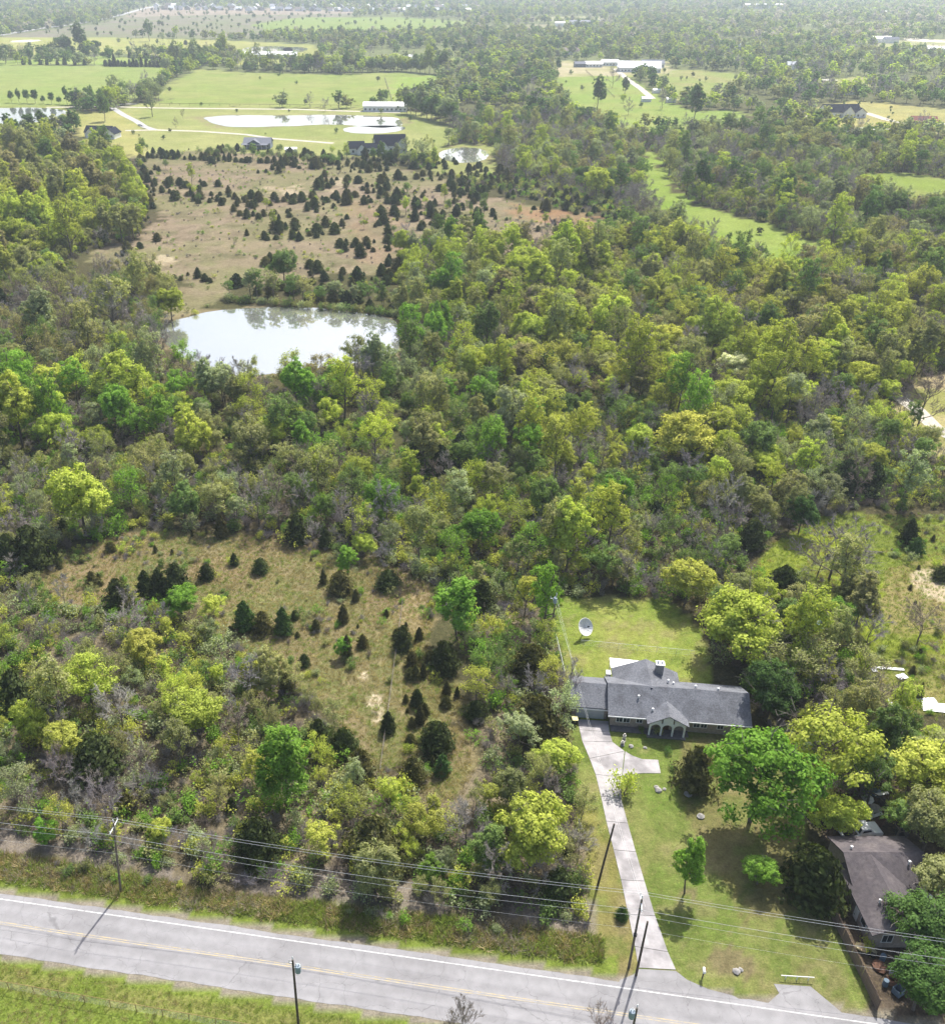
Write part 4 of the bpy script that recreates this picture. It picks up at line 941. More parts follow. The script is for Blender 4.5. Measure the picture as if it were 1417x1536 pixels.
for i, (px, py, rz, w, m, lab) in enumerate(((1310, 1228, 20, 2.4, METAL, 'long grey ladder section in the junk pile'), (1296, 1213, 70, 1.6, SHEET, 'white board standing out of the junk pile'), (1330, 1222, -40, 1.8, TAN, 'tan plank on the right side of the junk pile'), (1320, 1195, 10, 2.0, SHEET, 'white board across the far end of the junk pile'))):
    sheet(px, py, w, .35, rz, m, lab, .5, .1)
x, y, _ = G(1297, 1427); o = thing('rowing_boat', 'small cream rowing boat lying behind the board fence', 'boat', (x, y, 0), rad(-25))
mb = MB(); hull = []
for i in range(9):
    t = i / 8; wdt = .55 * math.sin(math.pi * min(1, .12 + t * .88)) ** .7; xx = -1.1 + 2.2 * t
    hull.append([(xx, -wdt, .55), (xx, -wdt * .75, .2), (xx, 0, .08), (xx, wdt * .75, .2), (xx, wdt, .55)])
for a, b in zip(hull, hull[1:]):
    for k in range(4): mb.quad(a[k], b[k], b[k + 1], a[k + 1])
mb.build('hull', CREAM, o)
for xx in (-.4, .35): MB().box(xx - .12, xx + .12, -.45, .45, .4, .44).build('bench', TAN, o)
# ------------------------------------------------------------------ plants: the forms every tree of a kind is grown from
LEAF = foliage_mat('spring_leaves', .85, .35)
NEEDLE = foliage_mat('cedar_needles', .35, .5)
TWIG = foliage_mat('bare_twigs', .0, .3)
GRASSM = foliage_mat('grass_blades', .7, .3)
BARK = mat('bark', (.13, .11, .09), .95, .25, 3, .02, 9)
TWIG_FIX = mat('twig_bark', (.17, .15, .13), .95, .2, 3)

def unit(v): return v / np.maximum(np.linalg.norm(v, axis=-1, keepdims=True), 1e-9)

def quads(c, n, size, rng, asp=1.0):
    """one small four-cornered leaf spray at each c, facing n"""
    m = len(c)
    t = unit(np.cross(n, rng.normal(size=(m, 3)))); b = np.cross(n, t)
    s = (size * rng.uniform(.65, 1.3, m))[:, None]
    k = rng.uniform(.5, .9, m)[:, None]
    bend = n * s * rng.uniform(-.25, .1, m)[:, None]
    V = np.stack([c - t * s * asp + bend, c - b * s * k, c + t * s * asp + bend, c + b * s * k], 1).reshape(-1, 3)
    return V, np.arange(4 * m).reshape(m, 4)

def tubes(seg, sides):
    """seg rows: p0(3) p1(3) r0 r1"""
    seg = np.asarray(seg, float)
    p0, p1 = seg[:, 0:3], seg[:, 3:6]; d = unit(p1 - p0)
    ref = np.where(np.abs(d[:, 2:3]) > .9, np.array([[1., 0, 0]]), np.array([[0, 0, 1.]]))
    a = unit(np.cross(d, ref)); b = np.cross(d, a)
    w = np.arange(sides) * 2 * math.pi / sides
    ring = a[:, None] * np.cos(w)[None, :, None] + b[:, None] * np.sin(w)[None, :, None]
    V = np.concatenate([p0[:, None] + ring * seg[:, 6][:, None, None], p1[:, None] + ring * seg[:, 7][:, None, None]], 1).reshape(-1, 3)
    i = np.arange(sides); j = (i + 1) % sides
    base = np.stack([i, j, j + sides, i + sides], 1)
    F = (np.arange(len(seg))[:, None, None] * (2 * sides) + base[None]).reshape(-1, 4)
    return V, F

def branch(rng, h, w, n1=6, n2=4, n3=4, n4=3, fork=.3, r=.16, twig=True, up=.35):
    """trunk, limbs and twigs; returns thick segments and thin segments"""
    thick, thin, tips = [], [], []
    lean = rng.normal(0, .04, 2) * h
    prev = np.array([0, 0, -.2])
    T = [prev]
    for k in range(1, 5):
        t = k / 4; p = np.array([lean[0] * t + rng.normal(0, .02) * h * t, lean[1] * t + rng.normal(0, .02) * h * t, h * .78 * t]); T.append(p)
    for k in range(4): thick.append((*T[k], *T[k + 1], r * (1 - k / 4.6), r * (1 - (k + 1) / 4.6)))
    def along(t):
        f = t * 4; k = min(3, int(f)); return T[k] + (T[k + 1] - T[k]) * (f - k)
    off = rng.uniform(0, 6.28)
    for i in range(n1):
        t = fork + (1 - fork) * (i + rng.uniform(0, .8)) / n1; t = min(t, .99); p = along(t)
        az = off + i * 2.4 + rng.normal(0, .3); el = .25 + .75 * t + rng.normal(0, .12)
        d = np.array([math.cos(az) * math.cos(el), math.sin(az) * math.cos(el), math.sin(el)])
        L = (w * .5 * rng.uniform(.75, 1.1)) * (1.05 - .35 * t) + h * .08; rr = r * .5 * (1.15 - t * .5)
        m = p + d * L * .5; e = m + unit(d + np.array([0, 0, up]) + rng.normal(0, .15, 3)) * L * .5
        thick.append((*p, *m, rr, rr * .7)); thick.append((*m, *e, rr * .7, rr * .3))
        for j in range(n2):
            s = .3 + .7 * (j + rng.uniform(0, 1)) / n2; q = p + (m - p) * s * 2 if s < .5 else m + (e - m) * (s - .5) * 2
            dd = unit(d + rng.normal(0, .55, 3) + np.array([0, 0, up * .6])); l2 = L * rng.uniform(.35, .6) * (1.2 - s * .5); q2 = q + dd * l2
            thin.append((*q, *q2, rr * .32 + .006, .014)); tips.append(q2)
            for k in range(n3):
                s3 = rng.uniform(.25, 1); a = q + (q2 - q) * s3; d3 = unit(dd + rng.normal(0, .6, 3) + np.array([0, 0, .2])); l3 = l2 * rng.uniform(.35, .65); a2 = a + d3 * l3
                thin.append((*a, *a2, .03, .019)); tips.append(a2)
                for _ in range(n4 if twig else 0):
                    s4 = rng.uniform(.2, 1); c = a + (a2 - a) * s4; c2 = c + unit(d3 + rng.normal(0, .6, 3)) * l3 * rng.uniform(.4, .8); thin.append((*c, *c2, .022, .014))
    return np.array(thick), np.array(thin), np.array(tips)

class Form: pass
def form(name, tv, tf, tm, parts):
    """parts: list of (V, F, material) that make up the crown"""
    o = Form(); o.trunk = np_mesh(name + '_trunk', tv, tf, [tm])
    V, F, mi, mats = [], [], [], []; k = 0
    for v, f, m in parts:
        V.append(v); F.append(f + k); k += len(v)
        if m not in mats: mats.append(m)
        mi += [mats.index(m)] * len(f)
    V = np.concatenate(V); F = np.concatenate(F)
    o.crown = np_mesh(name + '_crown', V, F, mats, mi)
    o.whole = np_mesh(name + '_whole', np.concatenate([tv, V]), np.concatenate([tf, F + len(tv)]), [tm] + mats, [0] * len(tf) + [q + 1 for q in mi])
    o.w = np.percentile(np.hypot(V[:, 0], V[:, 1]), 96) * 2; o.h = np.percentile(V[:, 2], 99.5)
    return o

def leafy(name, seed, h=10, w=8, base=.22, lobes=9, clumps=210, per=62, leaf=.155, fill=1.0, droop=0, lift=.55):
    rng = np.random.default_rng(seed)
    th, tn, tips = branch(rng, h, w, 7, 4, 2, 0, fork=.28, r=.2)
    tv, tf = tubes(th, 6)
    cz = h * (base + 1) / 2; rz = h * (1 - base) / 2
    # several rounded masses make the uneven outline
    L = []
    for i in range(lobes):
        a = i * 2.4 + rng.uniform(-.4, .4); f = rng.uniform(.25, .72); z = rng.uniform(-.65, .75)
        rr = math.sqrt(max(.05, 1 - z * z * .7)) * f
        L.append((w * .5 * rr * math.cos(a), w * .5 * rr * math.sin(a), cz + rz * z * .75, w * .5 * rng.uniform(.3, .5), rz * rng.uniform(.3, .45)))
    L.append((0, 0, cz + rz * .45, w * .28, rz * .5)); L.append((0, 0, cz, w * .33, rz * .55))
    C = []; N = []
    for i in range(int(clumps * fill)):
        l = L[rng.integers(len(L))]; d = unit(rng.normal(size=3) + np.array([0, 0, .35])); s = rng.uniform(.75, 1.08)
        C.append((l[0] + d[0] * l[3] * s, l[1] + d[1] * l[3] * s, l[2] + d[2] * l[4] * s)); N.append(d)
    C = np.array(C); N = np.array(N)
    cr = w * .088 * rng.uniform(.7, 1.3, len(C))
    D = unit(rng.normal(size=(len(C), per, 3)) + np.array([0, 0, .3]))
    P_ = C[:, None] + D * cr[:, None, None] * (rng.uniform(.35, 1.05, (len(C), per))[..., None]) * np.array([1, 1, .75])
    if droop: P_[..., 2] -= rng.uniform(0, droop, P_.shape[:2]) 
    nn = unit(D * .8 + N[:, None] * .7 + np.array([0, 0, lift]) + rng.normal(0, .45, D.shape))
    v, f = quads(P_.reshape(-1, 3), nn.reshape(-1, 3), leaf, rng)
    seg = [(*t_[:3], *t_[3:6], t_[6], t_[7]) for t_ in tn[::2]]
    v2, f2 = tubes(np.array(seg), 3)
    return form(name, tv, tf, BARK, [(v, f, LEAF), (v2, f2, TWIG_FIX)])

def budding(name, seed, h=10, w=7, leaves=2700, leaf=.15, fork=.25):
    rng = np.random.default_rng(seed)
    th, tn, tips = branch(rng, h, w, 8, 5, 5, 2, fork=fork, r=.15)
    tv, tf = tubes(th, 5); v2, f2 = tubes(tn, 3)
    k = rng.integers(0, len(tips), leaves); c = tips[k] + rng.normal(0, .38, (leaves, 3))
    n = unit(rng.normal(size=(leaves, 3)) * .7 + np.array([0, 0, .9]))
    v, f = quads(c, n, leaf, rng)
    return form(name, tv, tf, BARK, [(v, f, LEAF), (v2, f2, TWIG_FIX)])

def bare(name, seed, h=10, w=8, fork=.2, n=(8, 6, 6, 4), up=.35):
    rng = np.random.default_rng(seed)
    th, tn, tips = branch(rng, h, w, n[0], n[1], n[2], n[3], fork=fork, r=.16, up=up)
    tv, tf = tubes(th, 5); v2, f2 = tubes(tn, 3)
    return form(name, tv, tf, BARK, [(v2, f2, TWIG)])

def cedar(name, seed, h=6, w=3.8, power=.75, n=2600, leaf=.16, base=.04, lump=.25):
    rng = np.random.default_rng(seed)
    tv, tf = tubes(np.array([(0, 0, -.2, 0, 0, h * .9, .13, .02)]), 5)
    t = rng.uniform(0, 1, n) ** 1.15; a = rng.uniform(0, 6.283, n)
    lob = 1 + lump * np.sin(a * 3 + seed) * np.sin(t * 17 + seed * 2) + lump * .7 * np.sin(a * 5 - t * 23 + seed)
    prof = (1 - t) ** power * np.minimum(1, .55 + t * 4)
    r = w * .5 * prof * lob * rng.uniform(.72, 1.08, n)
    P_ = np.stack([r * np.cos(a), r * np.sin(a), h * (base + (1 - base) * t) + rng.normal(0, .08, n)], 1)
    nn = unit(np.stack([np.cos(a), np.sin(a), np.full(n, .55)], 1) + rng.normal(0, .4, (n, 3)))
    v, f = quads(P_, nn, leaf, rng, 1.35)
    # solid inner core, added to block light through the needles
    R_, S_ = 9, 10; cv = []
    for i in range(R_):
        tt = i / (R_ - 1)
        for q in range(S_):
            w_ = 2 * math.pi * q / S_; rr = w * .5 * max(.02, (1 - tt) ** power * min(1, .55 + tt * 4)) * .74 * rng.uniform(.85, 1.1); cv.append((rr * math.cos(w_), rr * math.sin(w_), h * (base + (1 - base) * tt * .96)))
    cf = np.array([(i * S_ + q, i * S_ + (q + 1) % S_, (i + 1) * S_ + (q + 1) % S_, (i + 1) * S_ + q) for i in range(R_ - 1) for q in range(S_)])
    return form(name, tv, tf, BARK, [(v, f, NEEDLE), (np.array(cv), cf, NEEDLE)])

def bush(name, seed, h=2.2, w=3.0, per=520, leaf=.14, stems=9, leaves=True):
    rng = np.random.default_rng(seed)
    seg = []; tips = []
    for i in range(stems):
        a = rng.uniform(0, 6.28); e = rng.uniform(.6, 1.4); L = h * rng.uniform(.6, 1.0); d = np.array([math.cos(a) * math.cos(e), math.sin(a) * math.cos(e), math.sin(e)]); p = np.array([rng.normal(0, .12), rng.normal(0, .12), -.05]); q = p + d * L
        seg.append((*p, *q, .03, .012))
        for _ in range(6 if leaves else 12):
            s = rng.uniform(.25, 1); c = p + (q - p) * s; c2 = c + unit(d + rng.normal(0, .6, 3)) * h * rng.uniform(.2, .45); seg.append((*c, *c2, .012, .006)); tips.append(c2)
            if not leaves:
                for _ in range(3): c3 = c2 + unit(d + rng.normal(0, .7, 3)) * h * .18; seg.append((*(c + (c2 - c) * rng.uniform(.3, 1)), *c3, .009, .005))
    seg = np.array(seg); tv, tf = tubes(seg[:3], 4); v2, f2 = tubes(seg[3:], 3)
    parts = [(v2, f2, TWIG_FIX if leaves else TWIG)]
    if leaves:
        tips = np.array(tips); k = rng.integers(0, len(tips), per); c = tips[k] + rng.normal(0, w * .095, (per, 3)); c[:, 2] = np.maximum(c[:, 2], .05)
        v, f = quads(c, unit(rng.normal(size=(per, 3)) * .7 + np.array([0, 0, .8])), leaf, rng); parts = [(v, f, LEAF)] + parts
    return form(name, tv, tf, BARK, parts)

def tuft(name, seed, h=.55, w=.7, n=26):
    rng = np.random.default_rng(seed)
    a = rng.uniform(0, 6.28, n); r = w * .5 * np.sqrt(rng.uniform(0, 1, n)); p = np.stack([r * np.cos(a), r * np.sin(a), np.zeros(n)], 1)
    d = unit(np.stack([np.cos(a) * .5, np.sin(a) * .5, np.ones(n)], 1) + rng.normal(0, .35, (n, 3))); L = (h * rng.uniform(.5, 1.1, n))[:, None]
    s = unit(np.cross(d, rng.normal(size=(n, 3)))) * .035
    V = np.stack([p - s, p + s, p + d * L + s * .3, p + d * L - s * .3], 1).reshape(-1, 3)
    return np_mesh(name, V, np.arange(4 * n).reshape(n, 4), [GRASSM])

FORMS = {
    'leaf': [leafy('rounded', 1), leafy('broad', 2, 9.5, 9, .2, 11), leafy('tall', 3, 12, 7.2, .2, 10), leafy('oval', 4, 10, 7.4, .15, 8), leafy('spreading', 5, 9, 9.5, .24, 12, 240), leafy('crooked', 6, 10.5, 8, .18, 6, 180), leafy('domed', 7, 8.5, 9, .12, 14, 230), leafy('slender', 8, 12, 6, .14, 9, 170)],
    'light': [leafy('open', 11, 10, 7.5, .25, 8, 95, 46, .145), leafy('airy', 12, 11, 7, .22, 9, 95, 46, .145), leafy('loose', 13, 9.5, 8.2, .25, 9, 100, 46, .145), leafy('straggly', 14, 10.5, 8, .3, 6, 85, 46, .145), leafy('feathery', 15, 11.5, 6.4, .18, 10, 110, 40, .14)],
    'bud': [budding('budding', 21), budding('budding_tall', 22, 11, 6.2), budding('budding_wide', 23, 9, 8, 3200), budding('budding_round', 24, 8.5, 7.5, 4200, .14)],
    'bare': [bare('bare', 31), bare('bare_tall', 32, 11, 6.8), bare('bare_wide', 33, 9, 9), bare('bare_forked', 34, 10, 8.5, .12, (10, 6, 6, 4), .5)],
    'cedar': [cedar('cedar', 41, 5.4, 4.0, .6), cedar('cedar_round', 42, 4.4, 4.4, .42, lump=.3), cedar('cedar_slim', 43, 5.6, 3.0, .7), cedar('cedar_ragged', 44, 5, 4.2, .5, lump=.42), cedar('cedar_shaggy', 45, 4.8, 4.0, .55, 2400, .2, .03, .5), cedar('cedar_squat', 46, 3.6, 4.2, .38, lump=.35)],
    'shrub': [bush('leafy_bush', 51), bush('leafy_bush_wide', 52, 1.9, 3.4, 620), bush('sapling', 53, 3.4, 2.0, 520)],
    'brush': [bush('dry_bush', 61, 1.8, 2.6, stems=14, leaves=False), bush('dry_bush_low', 62, 1.3, 2.6, stems=16, leaves=False)],
    'far': [leafy('far_rounded', 71, 10, 9, .12, 8, 52, 14, .55), leafy('far_broad', 72, 9, 10, .12, 8, 54, 14, .58), leafy('far_tall', 73, 11.5, 8, .12, 8, 52, 14, .52)],
}
TUFTS = [tuft('grass_tuft', 1), tuft('grass_tuft_low', 2, .35, .9, 30), tuft('grass_tuft_tall', 3, .85, .6, 22)]

TINT = {'lime': (.22, .252, .048), 'bright green': (.108, .185, .03), 'mid green': (.092, .135, .042), 'olive': (.168, .173, .075), 'yellow green': (.23, .242, .055), 'sage': (.172, .195, .108), 'russet': (.168, .152, .078), 'pale': (.36, .37, .25), 'deep green': (.055, .095, .028),
        'dark': (.046, .06, .022), 'blue dark': (.038, .054, .025), 'brownish dark': (.075, .074, .028), 'grey': (.28, .26, .235), 'brown': (.2, .168, .14), 'violet grey': (.245, .222, .228)}

PLANTS = []          # (kind, form index, x, y, sx, sz, rot, tint name, zone, hand)
def put(kind, x, y, width, tint, zone, hand=False, aspect=1.0, fi=None):
    fs = FORMS[kind]; fi = int(R.integers(len(fs))) if fi is None else fi
    s = width / fs[fi].w
    PLANTS.append([kind, fi, x, y, s, s * aspect, R.uniform(0, 6.283), tint, zone, hand])

# --- trees picked out one by one in the photo: kind, foot of the tree (photo pixel), crown width in pixels, colour, height factor
HAND = [
 ('leaf', 1140, 1232, 152, 'bright green', .95, 'beside the front lawn of the grey roofed house', 1), ('light', 1248, 1190, 150, 'lime', .85, 'behind the big green yard tree', 2), ('leaf', 1395, 1215, 120, 'yellow green', .9, 'over the junk yard at the right edge', 1),
 ('leaf', 1258, 1252, 72, 'lime', .8, 'behind the dark yard cedar', 0), ('cedar', 1226, 1345, 95, 'dark', 1.05, 'by the corner of the dark roofed house', 1), ('leaf', 1140, 1326, 54, 'bright green', .8, 'alone on the shaded front lawn', 0), ('leaf', 1036, 1340, 44, 'bright green', 1.5, 'on a thin trunk on the front lawn', 2),
 ('cedar', 1046, 1178, 66, 'brownish dark', 1.1, 'left of the big green yard tree', 3), ('shrub', 938, 1190, 40, 'yellow green', 1.5, 'in the driveway loop', 0), ('cedar', 933, 1376, 22, 'deep green', 1.0, 'beside the tall driveway pole', 1),
 ('shrub', 1001, 1130, 16, 'deep green', 1, 'on the lawn before the porch', 0), ('shrub', 1009, 1156, 14, 'deep green', 1, 'on the lawn below the porch bush', 0), ('shrub', 985, 1099, 20, 'olive', .8, 'under the arched porch', 0), ('shrub', 960, 1096, 16, 'mid green', .7, 'left of the arched porch', 1),
 ('leaf', 1112, 992, 122, 'lime', .9, 'at the right end of the back lawn', 4), ('leaf', 1033, 905, 72, 'yellow green', .85, 'at the far corner of the back lawn', 0), ('leaf', 1160, 1075, 80, 'deep green', .9, 'at the right end of the grey roof', 3), ('bud', 1200, 1035, 90, 'olive', .85, 'in the brush behind the grey roofed house', 2),
 ('leaf', 1205, 1020, 60, 'lime', .9, 'behind the right end of the grey roof', 0), ('bare', 1240, 1060, 70, 'violet grey', .9, 'between the yard trees right of the house', 0), ('bare', 1310, 1078, 80, 'brown', .9, 'beside the scrap sheets', 2), ('bud', 1290, 1040, 70, 'olive', .8, 'left of the scrap sheets', 1),
 ('leaf', 1195, 955, 50, 'mid green', 1.0, 'left of the old blue car', 3), ('leaf', 1260, 960, 48, 'bright green', 1.05, 'right of the old blue car', 3), ('cedar', 1175, 900, 60, 'dark', 1.0, 'beyond the old blue car', 1), ('bare', 1305, 980, 60, 'violet grey', 1.0, 'below the right meadow', 1), ('bare', 1385, 968, 76, 'brown', .85, 'at the right edge below the bare soil', 2),
 ('leaf', 1405, 1165, 90, 'olive', .8, 'at the right edge below the white sheets', 4), ('leaf', 1395, 1425, 110, 'deep green', .9, 'over the junk behind the board fence', 4), ('leaf', 1385, 1515, 110, 'deep green', .9, 'at the lower right corner', 1), ('bare', 1362, 1405, 80, 'brown', .8, 'before the dark roofed house', 2), ('leaf', 1415, 1360, 90, 'olive', .9, 'right of the dark roofed house', 1), ('shrub', 1262, 1370, 26, 'olive', 1, 'between the board fence and the dark roof', 2), ('shrub', 1300, 1418, 30, 'yellow green', .9, 'behind the board fence above the cream boat', 1), ('leaf', 1360, 1240, 60, 'yellow green', .8, 'right of the junk pile', 0), ('leaf', 1398, 1285, 96, 'olive', 1.1, 'behind the right end of the dark roof', 1), ('light', 1352, 1262, 60, 'mid green', 1.0, 'directly behind the dark roof', 0),
 # belt along the parcel
 ('cedar', 604, 972, 36, 'dark', 1.1, 'on the boundary by the dry meadow', 0), ('cedar', 667, 1003, 50, 'dark', 1.0, 'at the head of the dry strip', 1), ('cedar', 626, 1058, 22, 'dark', 1.0, 'in the dry strip', 0), ('cedar', 637, 1072, 16, 'brownish dark', 1.0, 'in the dry strip', 2), ('cedar', 715, 1076, 36, 'dark', .9, 'on the right side of the dry strip', 1), ('cedar', 655, 1124, 56, 'dark', .95, 'in the middle of the dry strip', 1), ('cedar', 618, 1172, 44, 'brownish dark', 1.0, 'at the lower end of the dry strip', 3), ('cedar', 663, 1160, 26, 'deep green', 1.1, 'below the large round strip cedar', 2), ('cedar', 582, 1096, 25, 'dark', 1.1, 'on the dry meadow by the boundary', 0), ('cedar', 616, 1018, 22, 'brownish dark', .9, 'on the boundary', 1), ('cedar', 722, 915, 48, 'dark', 1.15, 'at the top of the parcel belt', 0),
 ('cedar', 797, 1022, 70, 'brownish dark', .95, 'beside the back yard fence', 1), ('cedar', 808, 1106, 84, 'brownish dark', .9, 'left of the garage', 1), ('leaf', 688, 960, 62, 'bright green', 1.0, 'at the head of the dry strip', 2), ('leaf', 835, 1160, 62, 'lime', .8, 'left of the driveway', 0), ('leaf', 798, 1300, 112, 'lime', .95, 'in the belt beside the driveway', 0), ('light', 735, 1215, 42, 'yellow green', .9, 'in the belt right of the dry strip', 0), ('light', 632, 1265, 66, 'yellow green', .9, 'at the lower end of the parcel', 2), ('leaf', 648, 1325, 40, 'bright green', .9, 'at the woods edge above the verge', 3), ('cedar', 838, 1345, 60, 'dark', .9, 'at the lower corner of the belt', 3), ('bare', 700, 1275, 80, 'grey', 1.0, 'in the middle of the parcel belt', 0), ('bare', 745, 1335, 60, 'grey', 1.2, 'with a pale trunk at the woods edge', 1), ('leaf', 735, 1310, 55, 'mid green', 1.0, 'at the woods edge above the verge', 2), ('light', 780, 1130, 60, 'sage', .9, 'in the belt left of the garage', 0), ('bare', 870, 1290, 50, 'grey', 1.1, 'beside the bare dark pole', 1),
 # lower left woods
 ('leaf', 290, 1110, 92, 'lime', .85, 'in the lower left woods', 1), ('light', 130, 1065, 92, 'lime', .85, 'in the lower left woods', 2), ('leaf', 428, 1212, 86, 'bright green', 1.05, 'in the lower left woods', 2), ('leaf', 95, 1140, 66, 'yellow green', .85, 'near the left edge', 0), ('cedar', 142, 1160, 84, 'dark', .9, 'in the lower left woods', 1), ('cedar', 478, 1126, 52, 'dark', 1.1, 'at the lower edge of the dry meadow', 0), ('cedar', 515, 1130, 48, 'dark', 1.0, 'at the lower edge of the dry meadow', 1), ('cedar', 541, 1165, 48, 'brownish dark', 1.1, 'at the lower edge of the dry meadow', 0), ('cedar', 385, 1285, 74, 'dark', 1.0, 'at the verge in the lower left woods', 3), ('cedar', 20, 1062, 66, 'dark', 1.0, 'near the left edge', 3), ('cedar', 62, 1072, 50, 'dark', 1.0, 'near the left edge', 0), ('leaf', 240, 1265, 40, 'lime', .9, 'at the woods edge behind the roadside pole', 0), ('leaf', 70, 1265, 36, 'bright green', .9, 'at the woods edge by the left frame', 3), ('cedar', 560, 1290, 90, 'brownish dark', .9, 'at the woods edge above the verge', 3), ('light', 480, 1290, 60, 'yellow green', .85, 'at the woods edge above the verge', 0), ('bare', 180, 1100, 90, 'grey', .8, 'in the lower left woods', 2), ('bare', 370, 1060, 80, 'violet grey', .9, 'below the dry meadow', 0), ('bare', 190, 960, 70, 'grey', .8, 'left of the dry meadow', 2), ('leaf', 215, 1000, 60, 'yellow green', .9, 'left of the dry meadow', 0),
 # dry meadow
 ('cedar', 309, 868, 25, 'dark', 1.0, 'on the dry meadow', 1), ('cedar', 351, 847, 14, 'dark', 1.2, 'on the dry meadow', 2), ('cedar', 390, 858, 27, 'dark', .9, 'on the dry meadow', 1), ('cedar', 442, 928, 15, 'dark', 1.0, 'on the dry meadow', 1), ('cedar', 456, 997, 21, 'dark', .9, 'on the dry meadow', 1), ('leaf', 520, 868, 32, 'bright green', 1.0, 'on the dry meadow', 2), ('cedar', 510, 887, 42, 'brownish dark', .85, 'on the dry meadow', 1), ('cedar', 581, 881, 38, 'dark', .8, 'on the dry meadow by the boundary', 1), ('cedar', 263, 893, 50, 'dark', 1.1, 'at the left end of the dry meadow', 0), ('cedar', 238, 890, 30, 'dark', 1.2, 'at the left end of the dry meadow', 2), ('cedar', 217, 893, 30, 'dark', 1.1, 'at the left end of the dry meadow', 0), ('cedar', 175, 912, 46, 'dark', 1.1, 'at the left end of the dry meadow', 0), ('cedar', 366, 943, 34, 'deep green', 1.2, 'on the dry meadow', 0), ('cedar', 393, 947, 34, 'brownish dark', 1.0, 'on the dry meadow', 3), ('cedar', 424, 948, 30, 'deep green', 1.2, 'on the dry meadow', 0), ('light', 318, 945, 46, 'yellow green', 1.0, 'on the dry meadow', 0), ('leaf', 272, 928, 56, 'bright green', .8, 'at the left end of the dry meadow', 0), ('leaf', 515, 985, 28, 'bright green', 1.0, 'on the dry meadow', 0), ('cedar', 430, 1040, 26, 'brownish dark', 1.2, 'on the dry meadow', 0), ('shrub', 190, 828, 30, 'lime', 1, 'on the dry meadow under the woods', 2), ('cedar', 88, 853, 10, 'brownish dark', 1, 'at the far left of the dry meadow', 0), ('cedar', 58, 880, 14, 'deep green', 1.1, 'at the far left of the dry meadow', 2), ('shrub', 120, 880, 22, 'mid green', 1.2, 'at the left end of the dry meadow', 2),
 ('cedar', 445, 812, 42, 'dark', 1.1, 'in front of the woods above the dry meadow', 0), ('cedar', 45, 850, 66, 'dark', 1.0, 'at the left edge above the dry meadow', 3), ('cedar', 12, 850, 50, 'dark', 1.1, 'at the left edge above the dry meadow', 0), ('leaf', 118, 800, 84, 'lime', 1.0, 'in the woods above the dry meadow', 3), ('leaf', 545, 835, 40, 'lime', .8, 'in the woods above the dry meadow', 0), ('leaf', 275, 785, 44, 'mid green', 1.1, 'in the woods above the dry meadow', 3), ('bare', 575, 850, 40, 'violet grey', .8, 'by the boundary at the meadow head', 0), ('cedar', 525, 805, 45, 'dark', 1.1, 'in the woods above the dry meadow', 3),
 # middle woods
 ('leaf', 178, 632, 76, 'lime', 1.0, 'in the woods below the pond', 3), ('leaf', 78, 610, 54, 'lime', 1.0, 'in the woods left of the pond', 0), ('leaf', 22, 672, 60, 'lime', 1.1, 'near the left edge', 2), ('leaf', 230, 628, 50, 'lime', 1.0, 'in the woods below the pond', 0), ('leaf', 490, 620, 50, 'bright green', 1.0, 'in the woods below the pond', 0), ('leaf', 425, 425, 46, 'mid green', .9, 'on the far shore of the pond', 0), ('bare', 236, 585, 70, 'brown', 1.0, 'at the left shore of the pond', 0), ('bare', 360, 612, 50, 'grey', 1.2, 'at the near shore of the pond', 1), ('bare', 305, 590, 40, 'grey', 1.2, 'at the near shore of the pond', 1), ('bud', 430, 600, 50, 'olive', 1.0, 'at the near shore of the pond', 0), ('bud', 480, 590, 56, 'russet', 1.0, 'at the near shore of the pond', 0), ('bare', 545, 600, 60, 'violet grey', 1.0, 'below the pond', 0), ('light', 165, 505, 64, 'olive', 1.1, 'left of the pond', 0), ('leaf', 255, 480, 44, 'lime', .9, 'at the left shore of the pond', 0), ('bud', 215, 505, 50, 'russet', 1.0, 'left of the pond', 0), ('bare', 165, 510, 60, 'grey', 1.1, 'left of the pond', 0),
